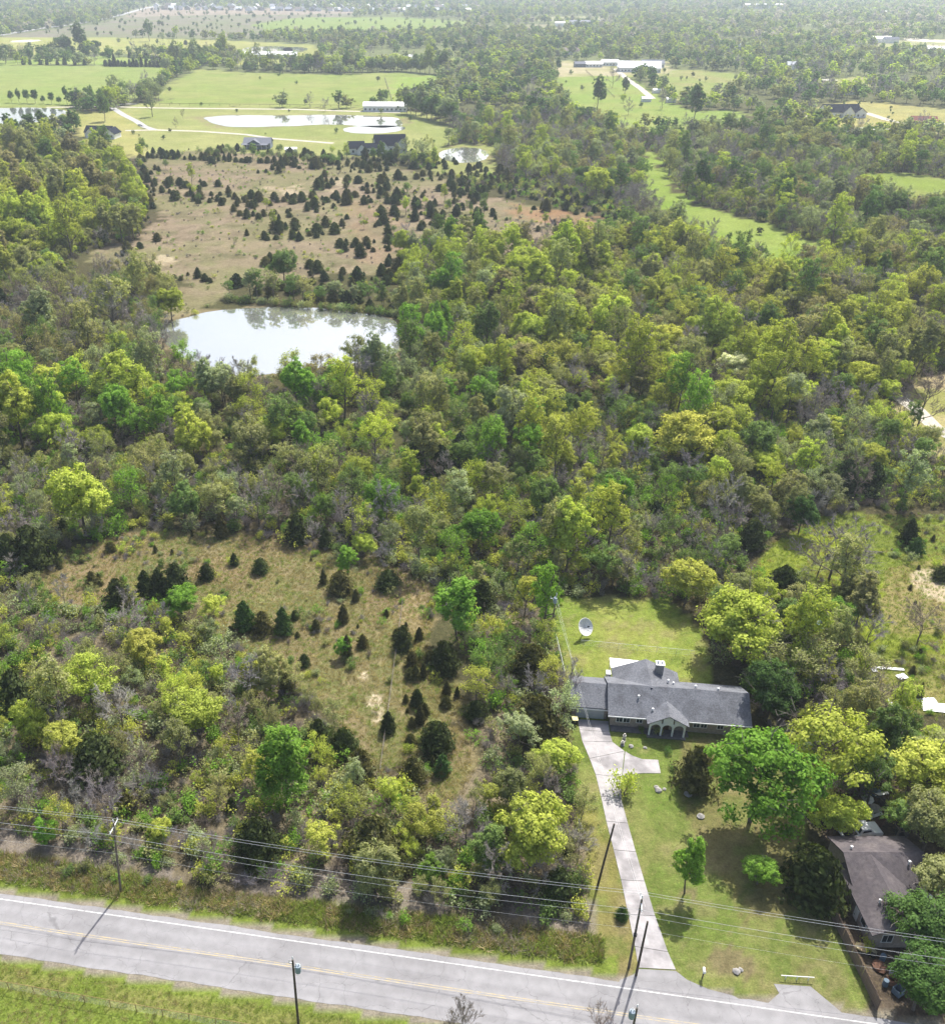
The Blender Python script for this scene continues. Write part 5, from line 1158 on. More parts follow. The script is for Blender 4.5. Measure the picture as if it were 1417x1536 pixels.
 ('leaf', 797, 665, 56, 'bright green', 1.0, 'in the woods on the parcel line', 0), ('leaf', 718, 825, 62, 'bright green', .9, 'in the middle of the parcel', 0), ('leaf', 922, 775, 52, 'bright green', 1.0, 'in the woods beyond the back lawn', 3), ('cedar', 832, 782, 50, 'dark', 1.2, 'in the woods beyond the back lawn', 0), ('cedar', 895, 800, 50, 'dark', 1.1, 'in the woods beyond the back lawn', 3), ('cedar', 1128, 822, 46, 'dark', 1.1, 'at the head of the right meadow', 1), ('cedar', 660, 715, 46, 'blue dark', 1.3, 'in the middle of the parcel', 0), ('cedar', 690, 705, 42, 'blue dark', 1.3, 'in the middle of the parcel', 2), ('cedar', 625, 700, 40, 'blue dark', 1.2, 'in the middle of the parcel', 0), ('leaf', 1204, 800, 44, 'deep green', 1.1, 'at the head of the right meadow', 3), ('bare', 1390, 640, 84, 'brown', 1.0, 'large in the glade at the right edge', 2), ('bare', 1255, 868, 110, 'violet grey', .8, 'beside the right meadow', 2), ('bare', 1232, 866, 70, 'violet grey', .8, 'beside the right meadow', 3), ('bare', 1284, 876, 70, 'grey', .75, 'beside the right meadow', 3), ('cedar', 1365, 815, 30, 'dark', 1.0, 'on the right meadow', 0), ('cedar', 1375, 830, 26, 'deep green', 1.0, 'on the right meadow', 3), ('light', 1350, 780, 18, 'mid green', 1.6, 'slender on the right meadow', 1), ('cedar', 1412, 868, 28, 'dark', .8, 'by the bare soil at the right edge', 1), ('cedar', 1270, 740, 50, 'blue dark', 1.2, 'above the right meadow', 0), ('cedar', 1310, 740, 46, 'blue dark', 1.3, 'above the right meadow', 0), ('cedar', 1235, 745, 40, 'dark', 1.2, 'above the right meadow', 3),
 ('leaf', 1072, 680, 66, 'lime', .95, 'in the right hand woods', 0), ('leaf', 1098, 630, 68, 'lime', .85, 'in the right hand woods', 1), ('leaf', 1076, 540, 62, 'lime', 1.1, 'in the right hand woods', 3), ('leaf', 1100, 575, 46, 'pale', .85, 'whitish with blossom in the right hand woods', 0), ('leaf', 1000, 545, 50, 'yellow green', 1.0, 'in the right hand woods', 0), ('leaf', 845, 530, 66, 'lime', 1.0, 'in the woods right of the parcel line', 0), ('leaf', 915, 520, 60, 'lime', 1.0, 'in the woods right of the parcel line', 3), ('leaf', 800, 540, 56, 'lime', 1.0, 'in the woods right of the parcel line', 0), ('leaf', 1030, 700, 90, 'yellow green', .9, 'in the right hand woods', 4), ('leaf', 960, 690, 50, 'lime', .9, 'in the right hand woods', 0), ('leaf', 1140, 700, 60, 'mid green', 1.0, 'in the right hand woods', 0), ('leaf', 896, 300, 46, 'lime', .85, 'between the cedar meadow and the green lane', 0),
]
for kind, px, py, wp, tint, asp, zone, fi in HAND:
    if kind == 'cedar': asp = min(asp, 1.05); fi = {0: 3 if wp > 34 else 0, 2: 0}.get(fi, fi)
    x, y, _ = G(px, py); wm = wp / FPX * (y * CT + CAM_H * ST); f_ = FORMS[kind][fi]
    x = (px - PX0) / FPX * (y * CT + (CAM_H - .55 * wm / f_.w * f_.h * asp) * ST)      # the crown, not the foot, is what the photo places
    put(kind, x, y, wm, tint, zone, True, asp, fi)
# two bare trees whose tops reach into the frame from below
for px, py, h in ((695, 1498, 8.5), (905, 1512, 7.5)):
    x, y, _ = G(px, py, h); fs = FORMS['bare'][0]; PLANTS.append(['bare', 0, x, y, h / fs.h * .8, h / fs.h, 1.0 + px, 'brown', 'on the near side of the road', True])
HX = np.array([p[2] for p in PLANTS]); HY = np.array([p[3] for p in PLANTS]); HR = np.array([p[4] * FORMS[p[0]][p[1]].w * .36 for p in PLANTS])

# --- the woods: what grows where (ground outline, spacing, mix of kinds, colours, crown widths)
def mix(**k): return k
GREENS = ('lime', 'mid green', 'olive', 'yellow green', 'bright green', 'sage')
ZONES = [
 ('in the forest at the upper left', poly((-150, 214), (40, 222), (110, 234), (185, 246), (215, 300), (210, 370), (130, 390), (80, 440), (-150, 440)), 5.6, mix(leaf=.56, light=.2, bud=.1, bare=.08, cedar=.06), dict(lime=.42, olive=.2, **{'yellow green': .18, 'mid green': .14, 'russet': .06}), (5.8, 9.2), 1.05),
 ('in the woods left of the pond', poly((-150, 430), (80, 430), (240, 420), (300, 470), (240, 520), (250, 590), (-150, 600)), 5.4, mix(leaf=.16, light=.22, bud=.28, bare=.31, cedar=.03), dict(olive=.34, sage=.16, russet=.18, lime=.16, **{'mid green': .16}), (5.3, 8.4), 1.08),
 ('in the woods below the pond', poly((-150, 590), (250, 560), (400, 585), (600, 545), (600, 700), (-150, 700)), 5.2, mix(leaf=.2, light=.22, bud=.26, bare=.26, cedar=.06), dict(olive=.28, sage=.18, lime=.24, **{'mid green': .2, 'bright green': .06}), (4.8, 7.8), 1.08),
 ('in the woods above the dry meadow', poly((-150, 690), (610, 690), (610, 860), (500, 830), (330, 800), (190, 805), (100, 830), (40, 880), (-150, 900)), 4.7, mix(leaf=.17, light=.2, bud=.25, bare=.26, cedar=.12), dict(olive=.3, sage=.18, lime=.2, **{'mid green': .22, 'bright green': .1}), (4.3, 6.8), 1.12),
 ('in the lower left woods', poly((-150, 900), (60, 895), (200, 905), (330, 960), (400, 1005), (470, 1055), (530, 1115), (572, 1172), (612, 1150), (640, 1215), (700, 1215), (725, 1160), (705, 1090), (720, 1010), (655, 905), (640, 860), (810, 880), (850, 1000), (860, 1130), (885, 1320), (892, 1390), (760, 1380), (600, 1355), (450, 1340), (300, 1318), (140, 1285), (0, 1262), (-150, 1240)), 4.0, mix(leaf=.10, light=.14, bud=.30, bare=.27, cedar=.19), dict(olive=.3, sage=.12, lime=.14, **{'yellow green': .24, 'mid green': .12, 'bright green': .08}), (2.7, 4.8), 1.15),
 ('in the parcel belt', poly((600, 345), (720, 345), (830, 890), (610, 880)), 4.9, mix(leaf=.28, light=.24, bud=.2, bare=.18, cedar=.10), dict(lime=.26, sage=.2, olive=.2, **{'mid green': .22, 'bright green': .12}), (4.4, 7.2), 1.1),
 ('in the right hand woods', poly((715, 350), (900, 350), (1100, 375), (1460, 400), (1460, 560), (1350, 600), (1300, 620), (760, 610)), 5.1, mix(leaf=.36, light=.2, bud=.17, bare=.26, cedar=.01), dict(lime=.36, olive=.2, russet=.08, **{'yellow green': .26, 'mid green': .1}), (5.3, 8.8), 1.0),
 ('in the woods beyond the back lawn', poly((750, 600), (1300, 610), (1460, 680), (1460, 760), (1300, 765), (1200, 785), (1130, 830), (1060, 900), (820, 895)), 4.8, mix(leaf=.22, light=.2, bud=.2, bare=.25, cedar=.13), dict(olive=.26, lime=.2, sage=.14, **{'mid green': .24, 'bright green': .08, 'yellow green': .08}), (4.4, 7.2), 1.08),
 ('in the thicket right of the grey house', poly((1060, 900), (1160, 850), (1300, 880), (1310, 1010), (1360, 1060), (1440, 1080), (1460, 1190), (1230, 1240), (1170, 1120), (1120, 1080), (1065, 1000)), 4.4, mix(leaf=.26, light=.26, bud=.22, bare=.18, cedar=.08), dict(olive=.3, lime=.26, **{'mid green': .26, 'yellow green': .18}), (4.2, 6.8), 1.1),
 ('in the yard of the dark roofed house', poly((1320, 1170), (1460, 1150), (1460, 1560), (1330, 1560), (1400, 1420), (1400, 1300)), 4.6, mix(leaf=.5, light=.2, bud=.15, bare=.15), {'deep green': .3, 'olive': .3, 'yellow green': .25, 'mid green': .15}, (4.6, 7.2), 1.0),
 ('around the cedar meadow', poly((205, 235), (300, 215), (560, 225), (700, 245), (950, 320), (910, 374), (720, 380), (600, 385), (590, 480), (440, 450), (350, 440), (130, 395), (200, 365), (215, 290)), 5.4, mix(cedar=.8, light=.1, shrub=.1), {'dark': .5, 'blue dark': .35, 'brownish dark': .15}, (2.6, 4.6), 1.15),
 ('in the woods by the green lane', poly((560, 225), (720, 180), (860, 180), (960, 215), (1100, 205), (1460, 215), (1460, 410), (1100, 385), (900, 355), (930, 330), (720, 280)), 5.8, mix(leaf=.2, light=.24, bud=.2, bare=.38, cedar=.05), dict(olive=.26, sage=.26, lime=.16, russet=.08, **{'mid green': .22, 'deep green': .08}), (5.4, 8.8), .92),
]
def spot_ok(x, y):
    m = np.ones(len(x), bool)
    for Pl in OPEN: m &= ~inside(Pl, x, y)
    m &= ~(y < VERGE_Y(x) + 6)
    for i in range(0, len(x), 4000):
        d = (x[i:i + 4000, None] - HX) ** 2 + (y[i:i + 4000, None] - HY) ** 2 < HR ** 2
        m[i:i + 4000] &= ~d.any(1)
    m &= ~((x > 25) & (x < 52) & (y > 97) & (y < 117))
    m &= ~((x > 50) & (x < 63) & (y > 65) & (y < 83))
    return m
def in_frame(x, y, h=8.0, marg=90):
    u, v, d = screen(x, y, 0 * x); u2, v2, d2 = screen(x, y, 0 * x + h)
    return (u > -marg) & (u < 1417 + marg) & (v2 < 1536 + 60) & (v > -30)
def jitter(Pl, sp):
    x0, y0 = Pl.min(0); x1, y1 = Pl.max(0)
    gx, gy = np.meshgrid(np.arange(x0, x1, sp), np.arange(y0, y1, sp)); gx = gx.ravel(); gy = gy.ravel()
    gx = gx + R.uniform(-.48, .48, len(gx)) * sp; gy = gy + R.uniform(-.48, .48, len(gy)) * sp
    k = inside(Pl, gx, gy); gx, gy = gx[k], gy[k]; k = in_frame(gx, gy); return gx[k], gy[k]
CEDAR_T = {'dark': .5, 'blue dark': .2, 'brownish dark': .3}
BARE_T = {'grey': .45, 'violet grey': .3, 'brown': .25}
def pick(d, r):
    ks = list(d); w = np.cumsum([d[k] for k in ks]); return ks[int(min(np.searchsorted(w, r * w[-1]), len(ks) - 1))]
used = np.zeros(0)
taken = []
for zi, (zone, Pl, sp, kinds, tints, (w0, w1), asp) in enumerate(ZONES):
    x, y = jitter(Pl, sp); k = spot_ok(x, y) if 'cedar meadow' not in zone else np.ones(len(x), bool)
    if 'cedar meadow' in zone:
        dens = fnoise(x, y, 17, 77)
        k = (dens > np.where(x > G(440, 300)[0], .50, .535)) & ~inside(POND, x, y) & ~inside(VALLEY, x, y)
        core = inside(C_MEADOW, x, y); k |= (~core & ~inside(POND, x, y) & ~inside(VALLEY, x, y) & (dens > .36)); k &= ~inside(poly((235, 490), (300, 425), (350, 440), (330, 480)), x, y) & ~inside(poly((215, 375), (300, 340), (420, 380), (340, 425), (280, 410), (215, 400)), x, y)
    if 'lower left' in zone: k &= fnoise(x, y, 9, 900) > .40
    x, y = x[k], y[k]
    for prev in taken: 
        k = ~inside(prev, x, y); x, y = x[k], y[k]
    taken.append(Pl)
    patchy = fnoise(x, y, 26, 100 + zi); shade = fnoise(x, y, 18, 200 + zi)
    for xi, yi, pn, sn in zip(x, y, patchy, shade):
        # neighbours tend to be of one sort: noise picks the kind, so stands form
        rk = np.clip((pn - .5) * 1.6 + .5 + R.normal(0, .26), 0, .999); rt = np.clip((sn - .5) * 2.0 + .5 + R.normal(0, .2), 0, .999)
        kind = pick(kinds, R.uniform() * .45 + rk * .55)
        t = pick(CEDAR_T, R.uniform()) if kind == 'cedar' else pick(BARE_T, R.uniform()) if kind == 'bare' else pick(tints if 'cedar meadow' not in zone else {'lime': .4, 'mid green': .6}, rt)
        w = (w0 * .72 + (w1 * 1.12 - w0 * .72) * R.uniform() ** 1.3) * (1 if kind not in ('cedar', 'shrub') or 'cedar meadow' in zone else .66)
        if 'cedar meadow' in zone and kind == 'cedar': w = np.clip(R.lognormal(1.05, .4), 1.0, 5.4)
        put(kind, xi, yi, w, t, zone, False, asp * R.uniform(.85, 1.2) * ((.7 if 'cedar meadow' in zone else .88) if kind == 'cedar' else 1), fi=int((0, 1, 3, 4, 5)[int(R.integers(5))]) if kind == 'cedar' else None)
# small cedars and saplings strewn over the dry meadow and the strip
for Pl, n, zone in ((A_MEADOW, 60, 'on the dry meadow'), (A_STRIP, 36, 'in the dry strip'), (R_MEADOW, 16, 'on the right meadow')):
    x0, y0 = Pl.min(0); x1, y1 = Pl.max(0); k = 0
    while k < n:
        xi, yi = R.uniform(x0, x1), R.uniform(y0, y1)
        if not inside(Pl, np.array([xi]), np.array([yi]))[0]: continue
        k += 1; kind = ('cedar', 'shrub')[R.uniform() < .5]
        put(kind, xi, yi, .6 + 1.9 * R.uniform() ** 2, 'brownish dark' if kind == 'cedar' else pick({'lime': 1, 'mid green': 1, 'olive': 1}, R.uniform()), zone, False, 1.1)
# rows of trees on the far farms
def row(kind, a, b, n, wp, tint, zone, asp=1.0, jit=.2):
    for k in range(n):
        t = (k + R.uniform(-jit, jit)) / max(1, n - 1); px = a[0] + (b[0] - a[0]) * t; py = a[1] + (b[1] - a[1]) * t
        x, y, _ = G(px, py); tn = tint if isinstance(tint, str) else tint[int(R.integers(len(tint)))]
        put(kind, x, y, wp * R.uniform(.8, 1.25) / FPX * (y * CT + CAM_H * ST), tn, zone, True, asp)
row('leaf', (18, 154), (138, 158), 11, 10, 'deep green', 'in the row along the farm track at the left edge', 1.3, .05)
row('leaf', (0, 200), (115, 196), 6, 20, ('deep green', 'mid green'), 'beside the pond at the left edge', .9)
row('leaf', (118, 160), (168, 164), 4, 22, ('mid green', 'sage', 'lime'), 'by the junction of the farm track', 1.1)
row('light', (170, 150), (240, 152), 6, 18, ('sage', 'mid green', 'olive'), 'between the two pastures', 1.4)
row('cedar', (160, 99.5), (248, 101), 16, 7, ('dark', 'blue dark'), 'in the dark row behind the left pasture', 1.1)
row('cedar', (195, 87), (262, 89), 24, 6, ('dark', 'blue dark'), 'in the clipped dark hedge behind the left pasture', .7, .05)
row('leaf', (0, 95), (180, 86), 16, 12, ('mid green', 'sage', 'deep green'), 'in the hedge row behind the left pasture', .9)
row('leaf', (98, 83), (148, 82), 3, 22, 'deep green', 'standing tall in the far hedge row', 1.0)
row('cedar', (35, 97), (125, 98), 8, 6, ('deep green', 'dark'), 'in front of the far hedge row', 1.1)
row('leaf', (250, 108), (345, 88), 20, 15, ('lime', 'sage', 'mid green', 'olive'), 'in the tree belt above the big pasture', 1.1)
row('light', (345, 100), (470, 108), 16, 13, ('mid green', 'sage', 'lime'), 'in the tree belt above the big pasture', 1.3)
row('leaf', (470, 108), (585, 108), 18, 15, ('sage', 'mid green', 'olive', 'lime'), 'in the right part of the belt above the big pasture', 1.0)
row('leaf', (590, 106), (665, 112), 12, 18, ('lime', 'mid green'), 'at the right corner of the big pasture', 1.0)
row('leaf', (560, 243), (650, 250), 11, 14, ('mid green', 'sage', 'deep green', 'lime'), 'along the meadow by the dark roofed farm house', 1.1)
row('light', (300, 236), (500, 247), 16, 11, ('mid green', 'sage'), 'along the far edge of the cedar meadow', 1.0)
row('cedar', (222, 237), (420, 246), 24, 8, ('dark', 'blue dark'), 'along the far edge of the cedar meadow', .8, .5)
row('shrub', (345, 452), (596, 474), 34, 17, ('mid green', 'olive', 'sage'), 'on the far shore of the pond', 1.0, .4)
row('light', (350, 446), (590, 462), 12, 28, ('mid green', 'olive', 'sage'), 'on the far shore of the pond', .85, .4)
row('leaf', (610, 170), (690, 190), 12, 22, ('mid green', 'sage', 'deep green'), 'right of the white stable', 1.0)
row('leaf', (560, 160), (600, 152), 3, 12, 'mid green', 'behind the white stable', 1.1)
for kind, px, py, wp, tint, zone in (('bare', 488, 167, 16, 'grey', 'leaning on the big pasture by the track'), ('light', 229, 175, 20, 'sage', 'alone by the lane bend'), ('bare', 264, 192, 10, 'brown', 'in the lawn by the gravel drive'), ('leaf', 158, 182, 20, 'mid green', 'beside the white gabled house'), ('bare', 275, 178, 9, 'brown', 'at the left tip of the long pond'), ('leaf', 420, 111, 9, 'deep green', 'dark in front of the pasture belt'), ('leaf', 368, 111, 9, 'deep green', 'dark at the left of the pasture belt'), ('bare', 918, 132, 22, 'grey', 'in the barn field'), ('bare', 942, 172, 20, 'grey', 'below the barn field'), ('leaf', 895, 165, 24, 'deep green', 'at the lower end of the barn field'), ('leaf', 936, 143, 12, 'deep green', 'small and dark in the barn field'), ('leaf', 934, 154, 10, 'lime', 'small and yellow in the barn field'), ('bare', 992, 164, 20, 'grey', 'right of the field shelter'), ('leaf', 1040, 182, 24, 'deep green', 'below the paddock'), ('leaf', 836, 108, 10, 'deep green', 'at the corner of the barn field'), ('leaf', 225, 62, 14, 'mid green', 'alone in the far pale field'), ('cedar', 279, 67, 7, 'dark', 'alone in the far pale field'), ('bare', 246, 80, 12, 'grey', 'by the pale strip in the far field')):
    x, y, _ = G(px, py); put(kind, x, y, wp / FPX * (y * CT + CAM_H * ST), tint, zone, True, 1.1)

# --- individuals: of each kind the ones that show largest; the rest of a kind is one mass
KINDNAME = {'leaf': 'broadleaf_tree', 'light': 'broadleaf_tree', 'bud': 'budding_tree', 'bare': 'bare_tree', 'cedar': 'cedar_tree', 'shrub': 'shrub'}
WORD = {'leaf': 'leafy tree', 'light': 'loosely leaved tree', 'bud': 'budding tree', 'bare': 'bare tree', 'cedar': 'cedar', 'shrub': 'shrub'}
LIMIT = {'broadleaf_tree': 300, 'budding_tree': 230, 'bare_tree': 230, 'cedar_tree': 300, 'shrub': 110}
by = {}
for p in PLANTS:
    u, v, d = screen(p[2], p[3], 2.0); f = FORMS[p[0]][p[1]]; size = p[4] * f.w * p[5] * f.h / d ** 2
    seen = -20 < u < 1437 and -5 < v < 1560
    by.setdefault(KINDNAME[p[0]], []).append((p, u, v, size * (1 if seen else .01) * (30 if p[9] and v > 200 else 1), d))
labelled = {}
rest = {}
for kn, lst in by.items():
    lst.sort(key=lambda q: -q[3])
    for q in lst[:LIMIT[kn]]:
        p, u, v, s, d = q; f = FORMS[p[0]][p[1]]
        wd = p[4] * f.w; hh = p[5] * f.h
        if p[0] == 'cedar': sz = 'tiny' if hh < 2 else 'small' if hh < 4 else 'tall' if hh > 6.5 else 'round' if wd / hh > .75 else ''
        elif p[0] == 'shrub': sz = 'small' if wd < 1.3 else ''
        else: sz = 'large' if wd > 9.5 else 'tall' if hh / wd > 1.6 else 'small' if wd < 4.2 else 'broad' if wd / hh > .95 else ''
        colr = {'dark': 'dark green', 'blue dark': 'bluish dark', 'brownish dark': 'brownish dark', 'yellow green': 'yellowish', 'pale': 'whitish'}.get(p[7], p[7])
        labelled.setdefault((('%s %s %s %s' % (sz, colr, WORD[p[0]], p[8])).strip(), kn), []).append(q)
    rest.setdefault(kn, []).extend(lst[LIMIT[kn]:])
GROUPS = {'broadleaf_tree': 'leafy trees', 'budding_tree': 'budding trees', 'bare_tree': 'bare trees', 'cedar_tree': 'cedars', 'shrub': 'shrubs'}
for (base, kn), lst in labelled.items():
    lst.sort(key=lambda q: q[1])
    for k, (p, u, v, s, d) in enumerate(lst):
        f = FORMS[p[0]][p[1]]; lab = base
        if len(lst) == 2: lab += ', %s of two' % ('left', 'right')[k]
        elif len(lst) > 2: lab += ', %s' % ('leftmost' if k == 0 else 'rightmost' if k == len(lst) - 1 else ordinal(k) + ' from left')
        w_ = lab.split()
        if len(w_) > 16: lab = lab.replace('in the right part of the belt', 'in the right belt').replace('in the tree belt above', 'above').replace('loosely leaved', 'loose').replace('dark roofed farm house', 'dark farm house').replace('directly behind', 'behind').replace('at the junction of the farm track', 'by the farm track junction')
        o = thing(kn, lab, {'cedar_tree': 'cedar', 'shrub': 'shrub'}.get(kn, 'tree'), (p[2], p[3], 0), p[6], GROUPS[kn])
        q_ = R.uniform(.88, 1.13); o.scale = (p[4] * q_, p[4] / q_, p[5])
        br = R.uniform(.8, 1.25); t_ = tuple(c * br * R.uniform(.96, 1.04) for c in TINT[p[7]])
        tr = link('trunk' if kn != 'shrub' else 'stem', f.trunk, o); cr = link('crown', f.crown, o); cr['tint'] = t_

# ------------------------------------------------------------------ masses nobody could count
def scatter(name, label, cat, meshes, pts, pickid, scl, rot, tint):
    col = bpy.data.collections.new(name + '_forms')
    for i, me in enumerate(meshes):
        ob = bpy.data.objects.new('form_%02d_%s' % (i, name), me); col.objects.link(ob)
    me = bpy.data.meshes.new(name); pts = np.asarray(pts, np.float32)
    me.vertices.add(len(pts)); me.vertices.foreach_set('co', pts.ravel())
    me.attributes.new('pick', 'INT', 'POINT').data.foreach_set('value', np.asarray(pickid, np.int32))
    me.attributes.new('size', 'FLOAT_VECTOR', 'POINT').data.foreach_set('vector', np.asarray(scl, np.float32).ravel())
    me.attributes.new('turn', 'FLOAT_VECTOR', 'POINT').data.foreach_set('vector', np.asarray(rot, np.float32).ravel())
    me.attributes.new('tint', 'FLOAT_VECTOR', 'POINT').data.foreach_set('vector', np.asarray(tint, np.float32).ravel())
    o = tag(link(name, me), label, cat, None, 'stuff')
    ng = bpy.data.node_groups.new(name, 'GeometryNodeTree')
    ng.interface.new_socket('Geometry', in_out='INPUT', socket_type='NodeSocketGeometry'); ng.interface.new_socket('Geometry', in_out='OUTPUT', socket_type='NodeSocketGeometry')
    n = ng.nodes; l = ng.links
    gi = n.new('NodeGroupInput'); go = n.new('NodeGroupOutput'); ip = n.new('GeometryNodeInstanceOnPoints'); ci = n.new('GeometryNodeCollectionInfo')
    ci.inputs['Collection'].default_value = col; ci.inputs['Separate Children'].default_value = True; ci.inputs['Reset Children'].default_value = True
    def na(nm, ty):
        a = n.new('GeometryNodeInputNamedAttribute'); a.data_type = ty; a.inputs['Name'].default_value = nm; return a.outputs['Attribute']
    l.new(gi.outputs[0], ip.inputs['Points']); l.new(ci.outputs[0], ip.inputs['Instance']); ip.inputs['Pick Instance'].default_value = True
    l.new(na('pick', 'INT'), ip.inputs['Instance Index']); l.new(na('turn', 'FLOAT_VECTOR'), ip.inputs['Rotation']); l.new(na('size', 'FLOAT_VECTOR'), ip.inputs['Scale'])
    l.new(ip.outputs[0], go.inputs[0])
    md = o.modifiers.new('scatter', 'NODES'); md.node_group = ng
    return o
RESTLABEL = {'broadleaf_tree': ('woodland', 'leafy trees filling the woods behind the nearer ones', 'trees'), 'budding_tree': ('woodland', 'budding trees filling the woods between the leafy ones', 'trees'), 'bare_tree': ('woodland', 'bare grey trees filling the woods between the leafy ones', 'trees'), 'cedar_tree': ('cedar_woodland', 'small far cedars strewn beyond the nearer ones', 'cedars'), 'shrub': ('shrubbery', 'small far shrubs in the clearings', 'shrubs')}
for kn, lst in rest.items():
    if not lst: continue
    fl = [(k, i) for k in ('leaf', 'light', 'bud', 'bare', 'cedar', 'shrub') if KINDNAME[k] == kn for i in range(len(FORMS[k]))]
    ps = [q[0] for q in lst]
    scatter(*RESTLABEL[kn], [FORMS[k][i].whole for k, i in fl], [(p[2], p[3], 0) for p in ps], [fl.index((p[0], p[1])) for p in ps], [(p[4], p[4], p[5]) for p in ps], [(0, 0, p[6]) for p in ps], [np.array(TINT[p[7]]) * R.uniform(.8, 1.25) for p in ps])

# far woods, out to the skyline
def far_points(y0, y1, sp, dens):
    X, Y = [], []
    y = y0
    while y < y1:
        st = sp * (y / y0) ** .55; wl = -(700 / FPX) * (y * CT + CAM_H * ST); wr = (920 / FPX) * (y * CT + CAM_H * ST)
        n = int((wr - wl) / st); X.append(np.linspace(wl, wr, n) + R.uniform(-.5, .5, n) * st); Y.append(y + R.uniform(-.5, .5, n) * st); y += st
    return np.concatenate(X), np.concatenate(Y)
x, y = far_points(640, 9000, 8.2, 1)
k = np.ones(len(x), bool)
for Pl in OPEN: k &= ~inside(Pl, x, y)
for z in taken: k &= ~inside(z, x, y)
left = inside(poly((-500, -5), (60, -5), (230, 3), (200, 20), (150, 32), (60, 44), (0, 50), (-500, 60)), x, y)
k &= (fnoise(x, y, 60, 55) > .40) | left
k &= ~((screen(x, y, 0 * x)[0] > 960) & (y < 1500) & (R.uniform(0, 1, len(x)) < .3))
u, v, d = screen(x, y, 0 * x)
k &= (v > -25) & in_frame(x, y)
sub = (v < 22) & (v > 9) & (u > 215) & (u < 720); k &= ~(sub & (R.uniform(0, 1, len(x)) < .72))
x, y, u = x[k], y[k], u[k]
t1 = fnoise(x, y, 45, 61); t2 = R.uniform(0, 1, len(x)); rightside = np.clip((u - 900) / 400, 0, 1)
cols = np.array([TINT[q] for q in ('lime', 'mid green', 'olive', 'sage', 'violet grey', 'deep green')])
ci = np.where(t2 < .2 - .06 * rightside, 0, np.where(t2 < .36, 1, np.where(t2 < .54, 2, np.where(t2 < .74, 3, np.where(t2 < .74 + .2 * (.4 + .6 * rightside), 4, 5)))))
tint = cols[ci] * R.uniform(.85, 1.35, (len(x), 1)) * (1 + .2 * rightside[:, None])
s = R.uniform(.85, 1.45, len(x)) * np.clip((y / 900) ** .18, .9, 1.5)
scatter('far_woodland', 'distant woods stretching to the skyline', 'woods', [f.whole for f in FORMS['far']] + [f.whole for f in FORMS['bare'][:1]], np.stack([x, y, 0 * x], 1), np.where((ci == 4) & (y < 1500), 3, R.integers(0, 3, len(x))), np.stack([s, s, s * R.uniform(.8, 1.1, len(x))], 1), np.stack([0 * x, 0 * x, R.uniform(0, 6.28, len(x))], 1), tint)
# dots of shrubs over the far fields
x, y = [], []
for Pl, n in ((FIELD_GREY, 260), (FIELD_GREEN, 50), (PASTURE_BIG, 10), (VALLEY, 26), (FIELD_BARN, 10), (EAST_HOME, 20), (FIELD_EAST, 14), (FIELD_PALE, 14), (LANE, 6)):
    x0, y0 = Pl.min(0); x1, y1 = Pl.max(0); a = R.uniform(x0, x1, n * 4); b = R.uniform(y0, y1, n * 4); m = inside(Pl, a, b); x.append(a[m][:n]); y.append(b[m][:n])
x = np.concatenate(x); y = np.concatenate(y)
m = np.ones(len(x), bool)
for Pl in (POND_FAR, POND_FAR_B, POND_HOME, POND_EAST): m &= ~inside(Pl, x, y)
x, y = x[m], y[m]
s = R.uniform(.25, .7, len(x)) * np.clip(y / 1200, .5, 1.3)
scatter('field_shrubbery', 'scattered shrubs dotting the far fields', 'shrubs', [f.whole for f in FORMS['far']], np.stack([x, y, 0 * x], 1), R.integers(0, 3, len(x)), np.stack([s, s, s], 1), np.stack([0 * x, 0 * x, R.uniform(0, 6.28, len(x))], 1), np.array([TINT[q] for q in ('deep green', 'mid green', 'sage', 'dark')])[R.integers(0, 4, len(x))])

# undergrowth on the woodland floor
GX, GY, GK, GS, GT = [], [], [], [], []
for (zone, Pl, sp, kinds, tints, ww, asp) in ZONES:
    near = Pl[:, 1].min() < 140
    x, y = jitter(Pl, 2.1 if near else 3.6); m = np.ones(len(x), bool)
    for q in OPEN: m &= ~inside(q, x, y)
    m &= ~(y < VERGE_Y(x) + 5.5) & ~((x > 24) & (x < 52) & (y > 96) & (y < 117)) & ~((x > 50) & (x < 63) & (y > 65) & (y < 83))
    if 'cedar meadow' in zone: m &= R.uniform(0, 1, len(x)) < .15
    GX.append(x[m]); GY.append(y[m])
for Pl, n in ((C_MEADOW, 900), (A_MEADOW, 170), (A_STRIP, 60), (R_MEADOW, 90), (BRUSH_EDGE, 160)):
    a = R.uniform(*Pl[:, 0][[Pl[:, 0].argmin(), Pl[:, 0].argmax()]], n * 4); b = R.uniform(*Pl[:, 1][[Pl[:, 1].argmin(), Pl[:, 1].argmax()]], n * 4)
    m = inside(Pl, a, b) & ~inside(POND, a, b) & (fnoise(a, b, 15, 333) > .45) & (b > VERGE_Y(a) + 3.5); GX.append(a[m][:n]); GY.append(b[m][:n])
nlow = sum(len(q) for q in GX[len(ZONES):])
x = np.concatenate(GX); y = np.concatenate(GY)
r = R.uniform(0, 1, len(x)) * .6 + fnoise(x, y, 14, 300) * .4
und = [f.whole for f in FORMS['shrub'] + FORMS['brush']]
pk = np.where(r < .56, R.integers(0, 3, len(x)), R.integers(3, 5, len(x)))
tn = np.array([TINT[q] for q in ('mid green', 'olive', 'yellow green', 'sage', 'bright green')])[R.integers(0, 5, len(x))]
tb = np.array([TINT[q] for q in ('grey', 'brown', 'violet grey')])[R.integers(0, 3, len(x))]
s = R.uniform(.55, 1.15, len(x)); s[-nlow:] *= .5
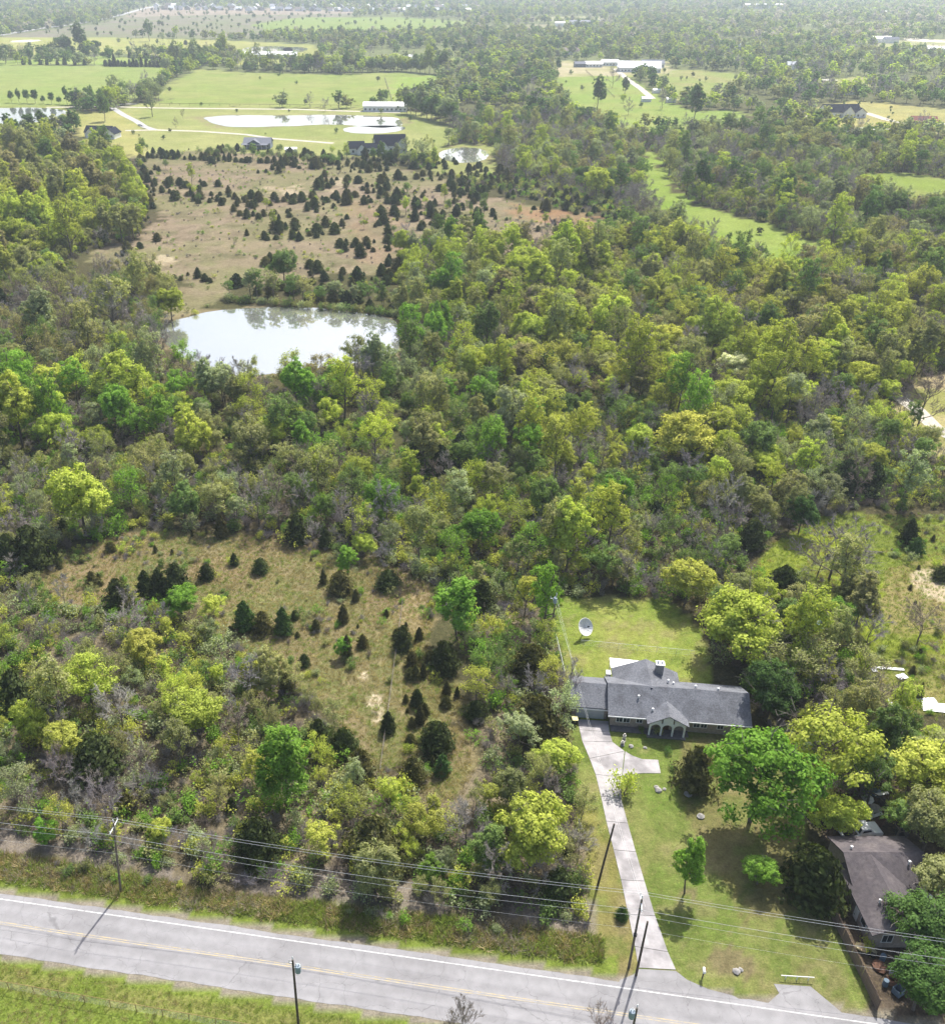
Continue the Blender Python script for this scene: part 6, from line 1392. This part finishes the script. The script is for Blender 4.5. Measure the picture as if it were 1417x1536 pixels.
scatter('undergrowth', 'low brush and young growth under the trees', 'undergrowth', und, np.stack([x, y, 0 * x], 1), pk, np.stack([s, s, s * R.uniform(.7, 1.3, len(x))], 1), np.stack([0 * x, 0 * x, R.uniform(0, 6.28, len(x))], 1), np.where((pk < 3)[:, None], tn, tb))
# grass: verge, meadows
def grass(name, label, Pl, sp, tints, s0, s1, clip=None):
    x, y = jitter(Pl, sp)
    m = np.ones(len(x), bool)
    if clip is not None: m &= clip(x, y)
    x, y = x[m], y[m]; n1 = fnoise(x, y, 6, 401)
    tt = np.array([TINTG[q] for q in tints]); k = np.clip(((n1 - .5) * 2 + .5 + R.normal(0, .22, len(x))) * len(tints), 0, len(tints) - 1).astype(int)
    s = R.uniform(s0, s1, len(x))
    scatter(name, label, 'grass', TUFTS, np.stack([x, y, 0 * x], 1), R.integers(0, 3, len(x)), np.stack([s, s, s * R.uniform(.7, 1.3, len(x))], 1), np.stack([0 * x, 0 * x, R.uniform(0, 6.28, len(x))], 1), tt[k] * R.uniform(.8, 1.2, (len(x), 1)))
TINTG = {'green': (.14, .175, .045), 'straw': (.26, .21, .13), 'dry': (.19, .155, .09), 'brown': (.15, .12, .08), 'lawn': (.16, .19, .045), 'dead': (.22, .19, .17)}
NOROAD = lambda x, y: (y > VERGE_Y(x) + 1.6)
grass('verge_grass', 'tall tangled grass and weeds on the far verge of the road', BRUSH_EDGE, .38, ('green', 'dry', 'green', 'brown', 'straw', 'green', 'dead'), .5, 1.25, NOROAD)
grass('meadow_grass', 'dry grass of the meadow left of the boundary', A_MEADOW, .62, ('dry', 'straw', 'green', 'dry', 'green', 'straw'), .4, .8)
grass('strip_grass', 'dry grass of the narrow strip in the parcel', A_STRIP, .6, ('dry', 'straw', 'green', 'dry'), .4, .9)
grass('bank_grass', 'short grass on the near side of the road', poly((-100, 1430), (0, 1445), (420, 1510), (700, 1550), (700, 1600), (-100, 1600)), .5, ('green', 'lawn', 'green', 'dry'), .3, .6)
grass('right_meadow_grass', 'fresh grass of the meadow at the right edge', R_MEADOW, .8, ('green', 'lawn', 'green', 'dry'), .4, .9)

# ------------------------------------------------------------------ the air
hz = MB().box(-9700, 9700, -3100, 9700, -1.2, 97.5)
mh = bpy.data.materials.new('haze'); mh.use_nodes = True
t = mh.node_tree; t.nodes.remove(t.nodes['Principled BSDF'])
pv = t.nodes.new('ShaderNodeVolumePrincipled'); pv.inputs['Color'].default_value = (.78, .885, 1, 1); pv.inputs['Density'].default_value = .00015; pv.inputs['Anisotropy'].default_value = .25
t.links.new(pv.outputs[0], t.nodes['Material Output'].inputs['Volume'])
tag(hz.build('haze', mh), 'thin bluish haze over the far land', None, None, 'stuff')
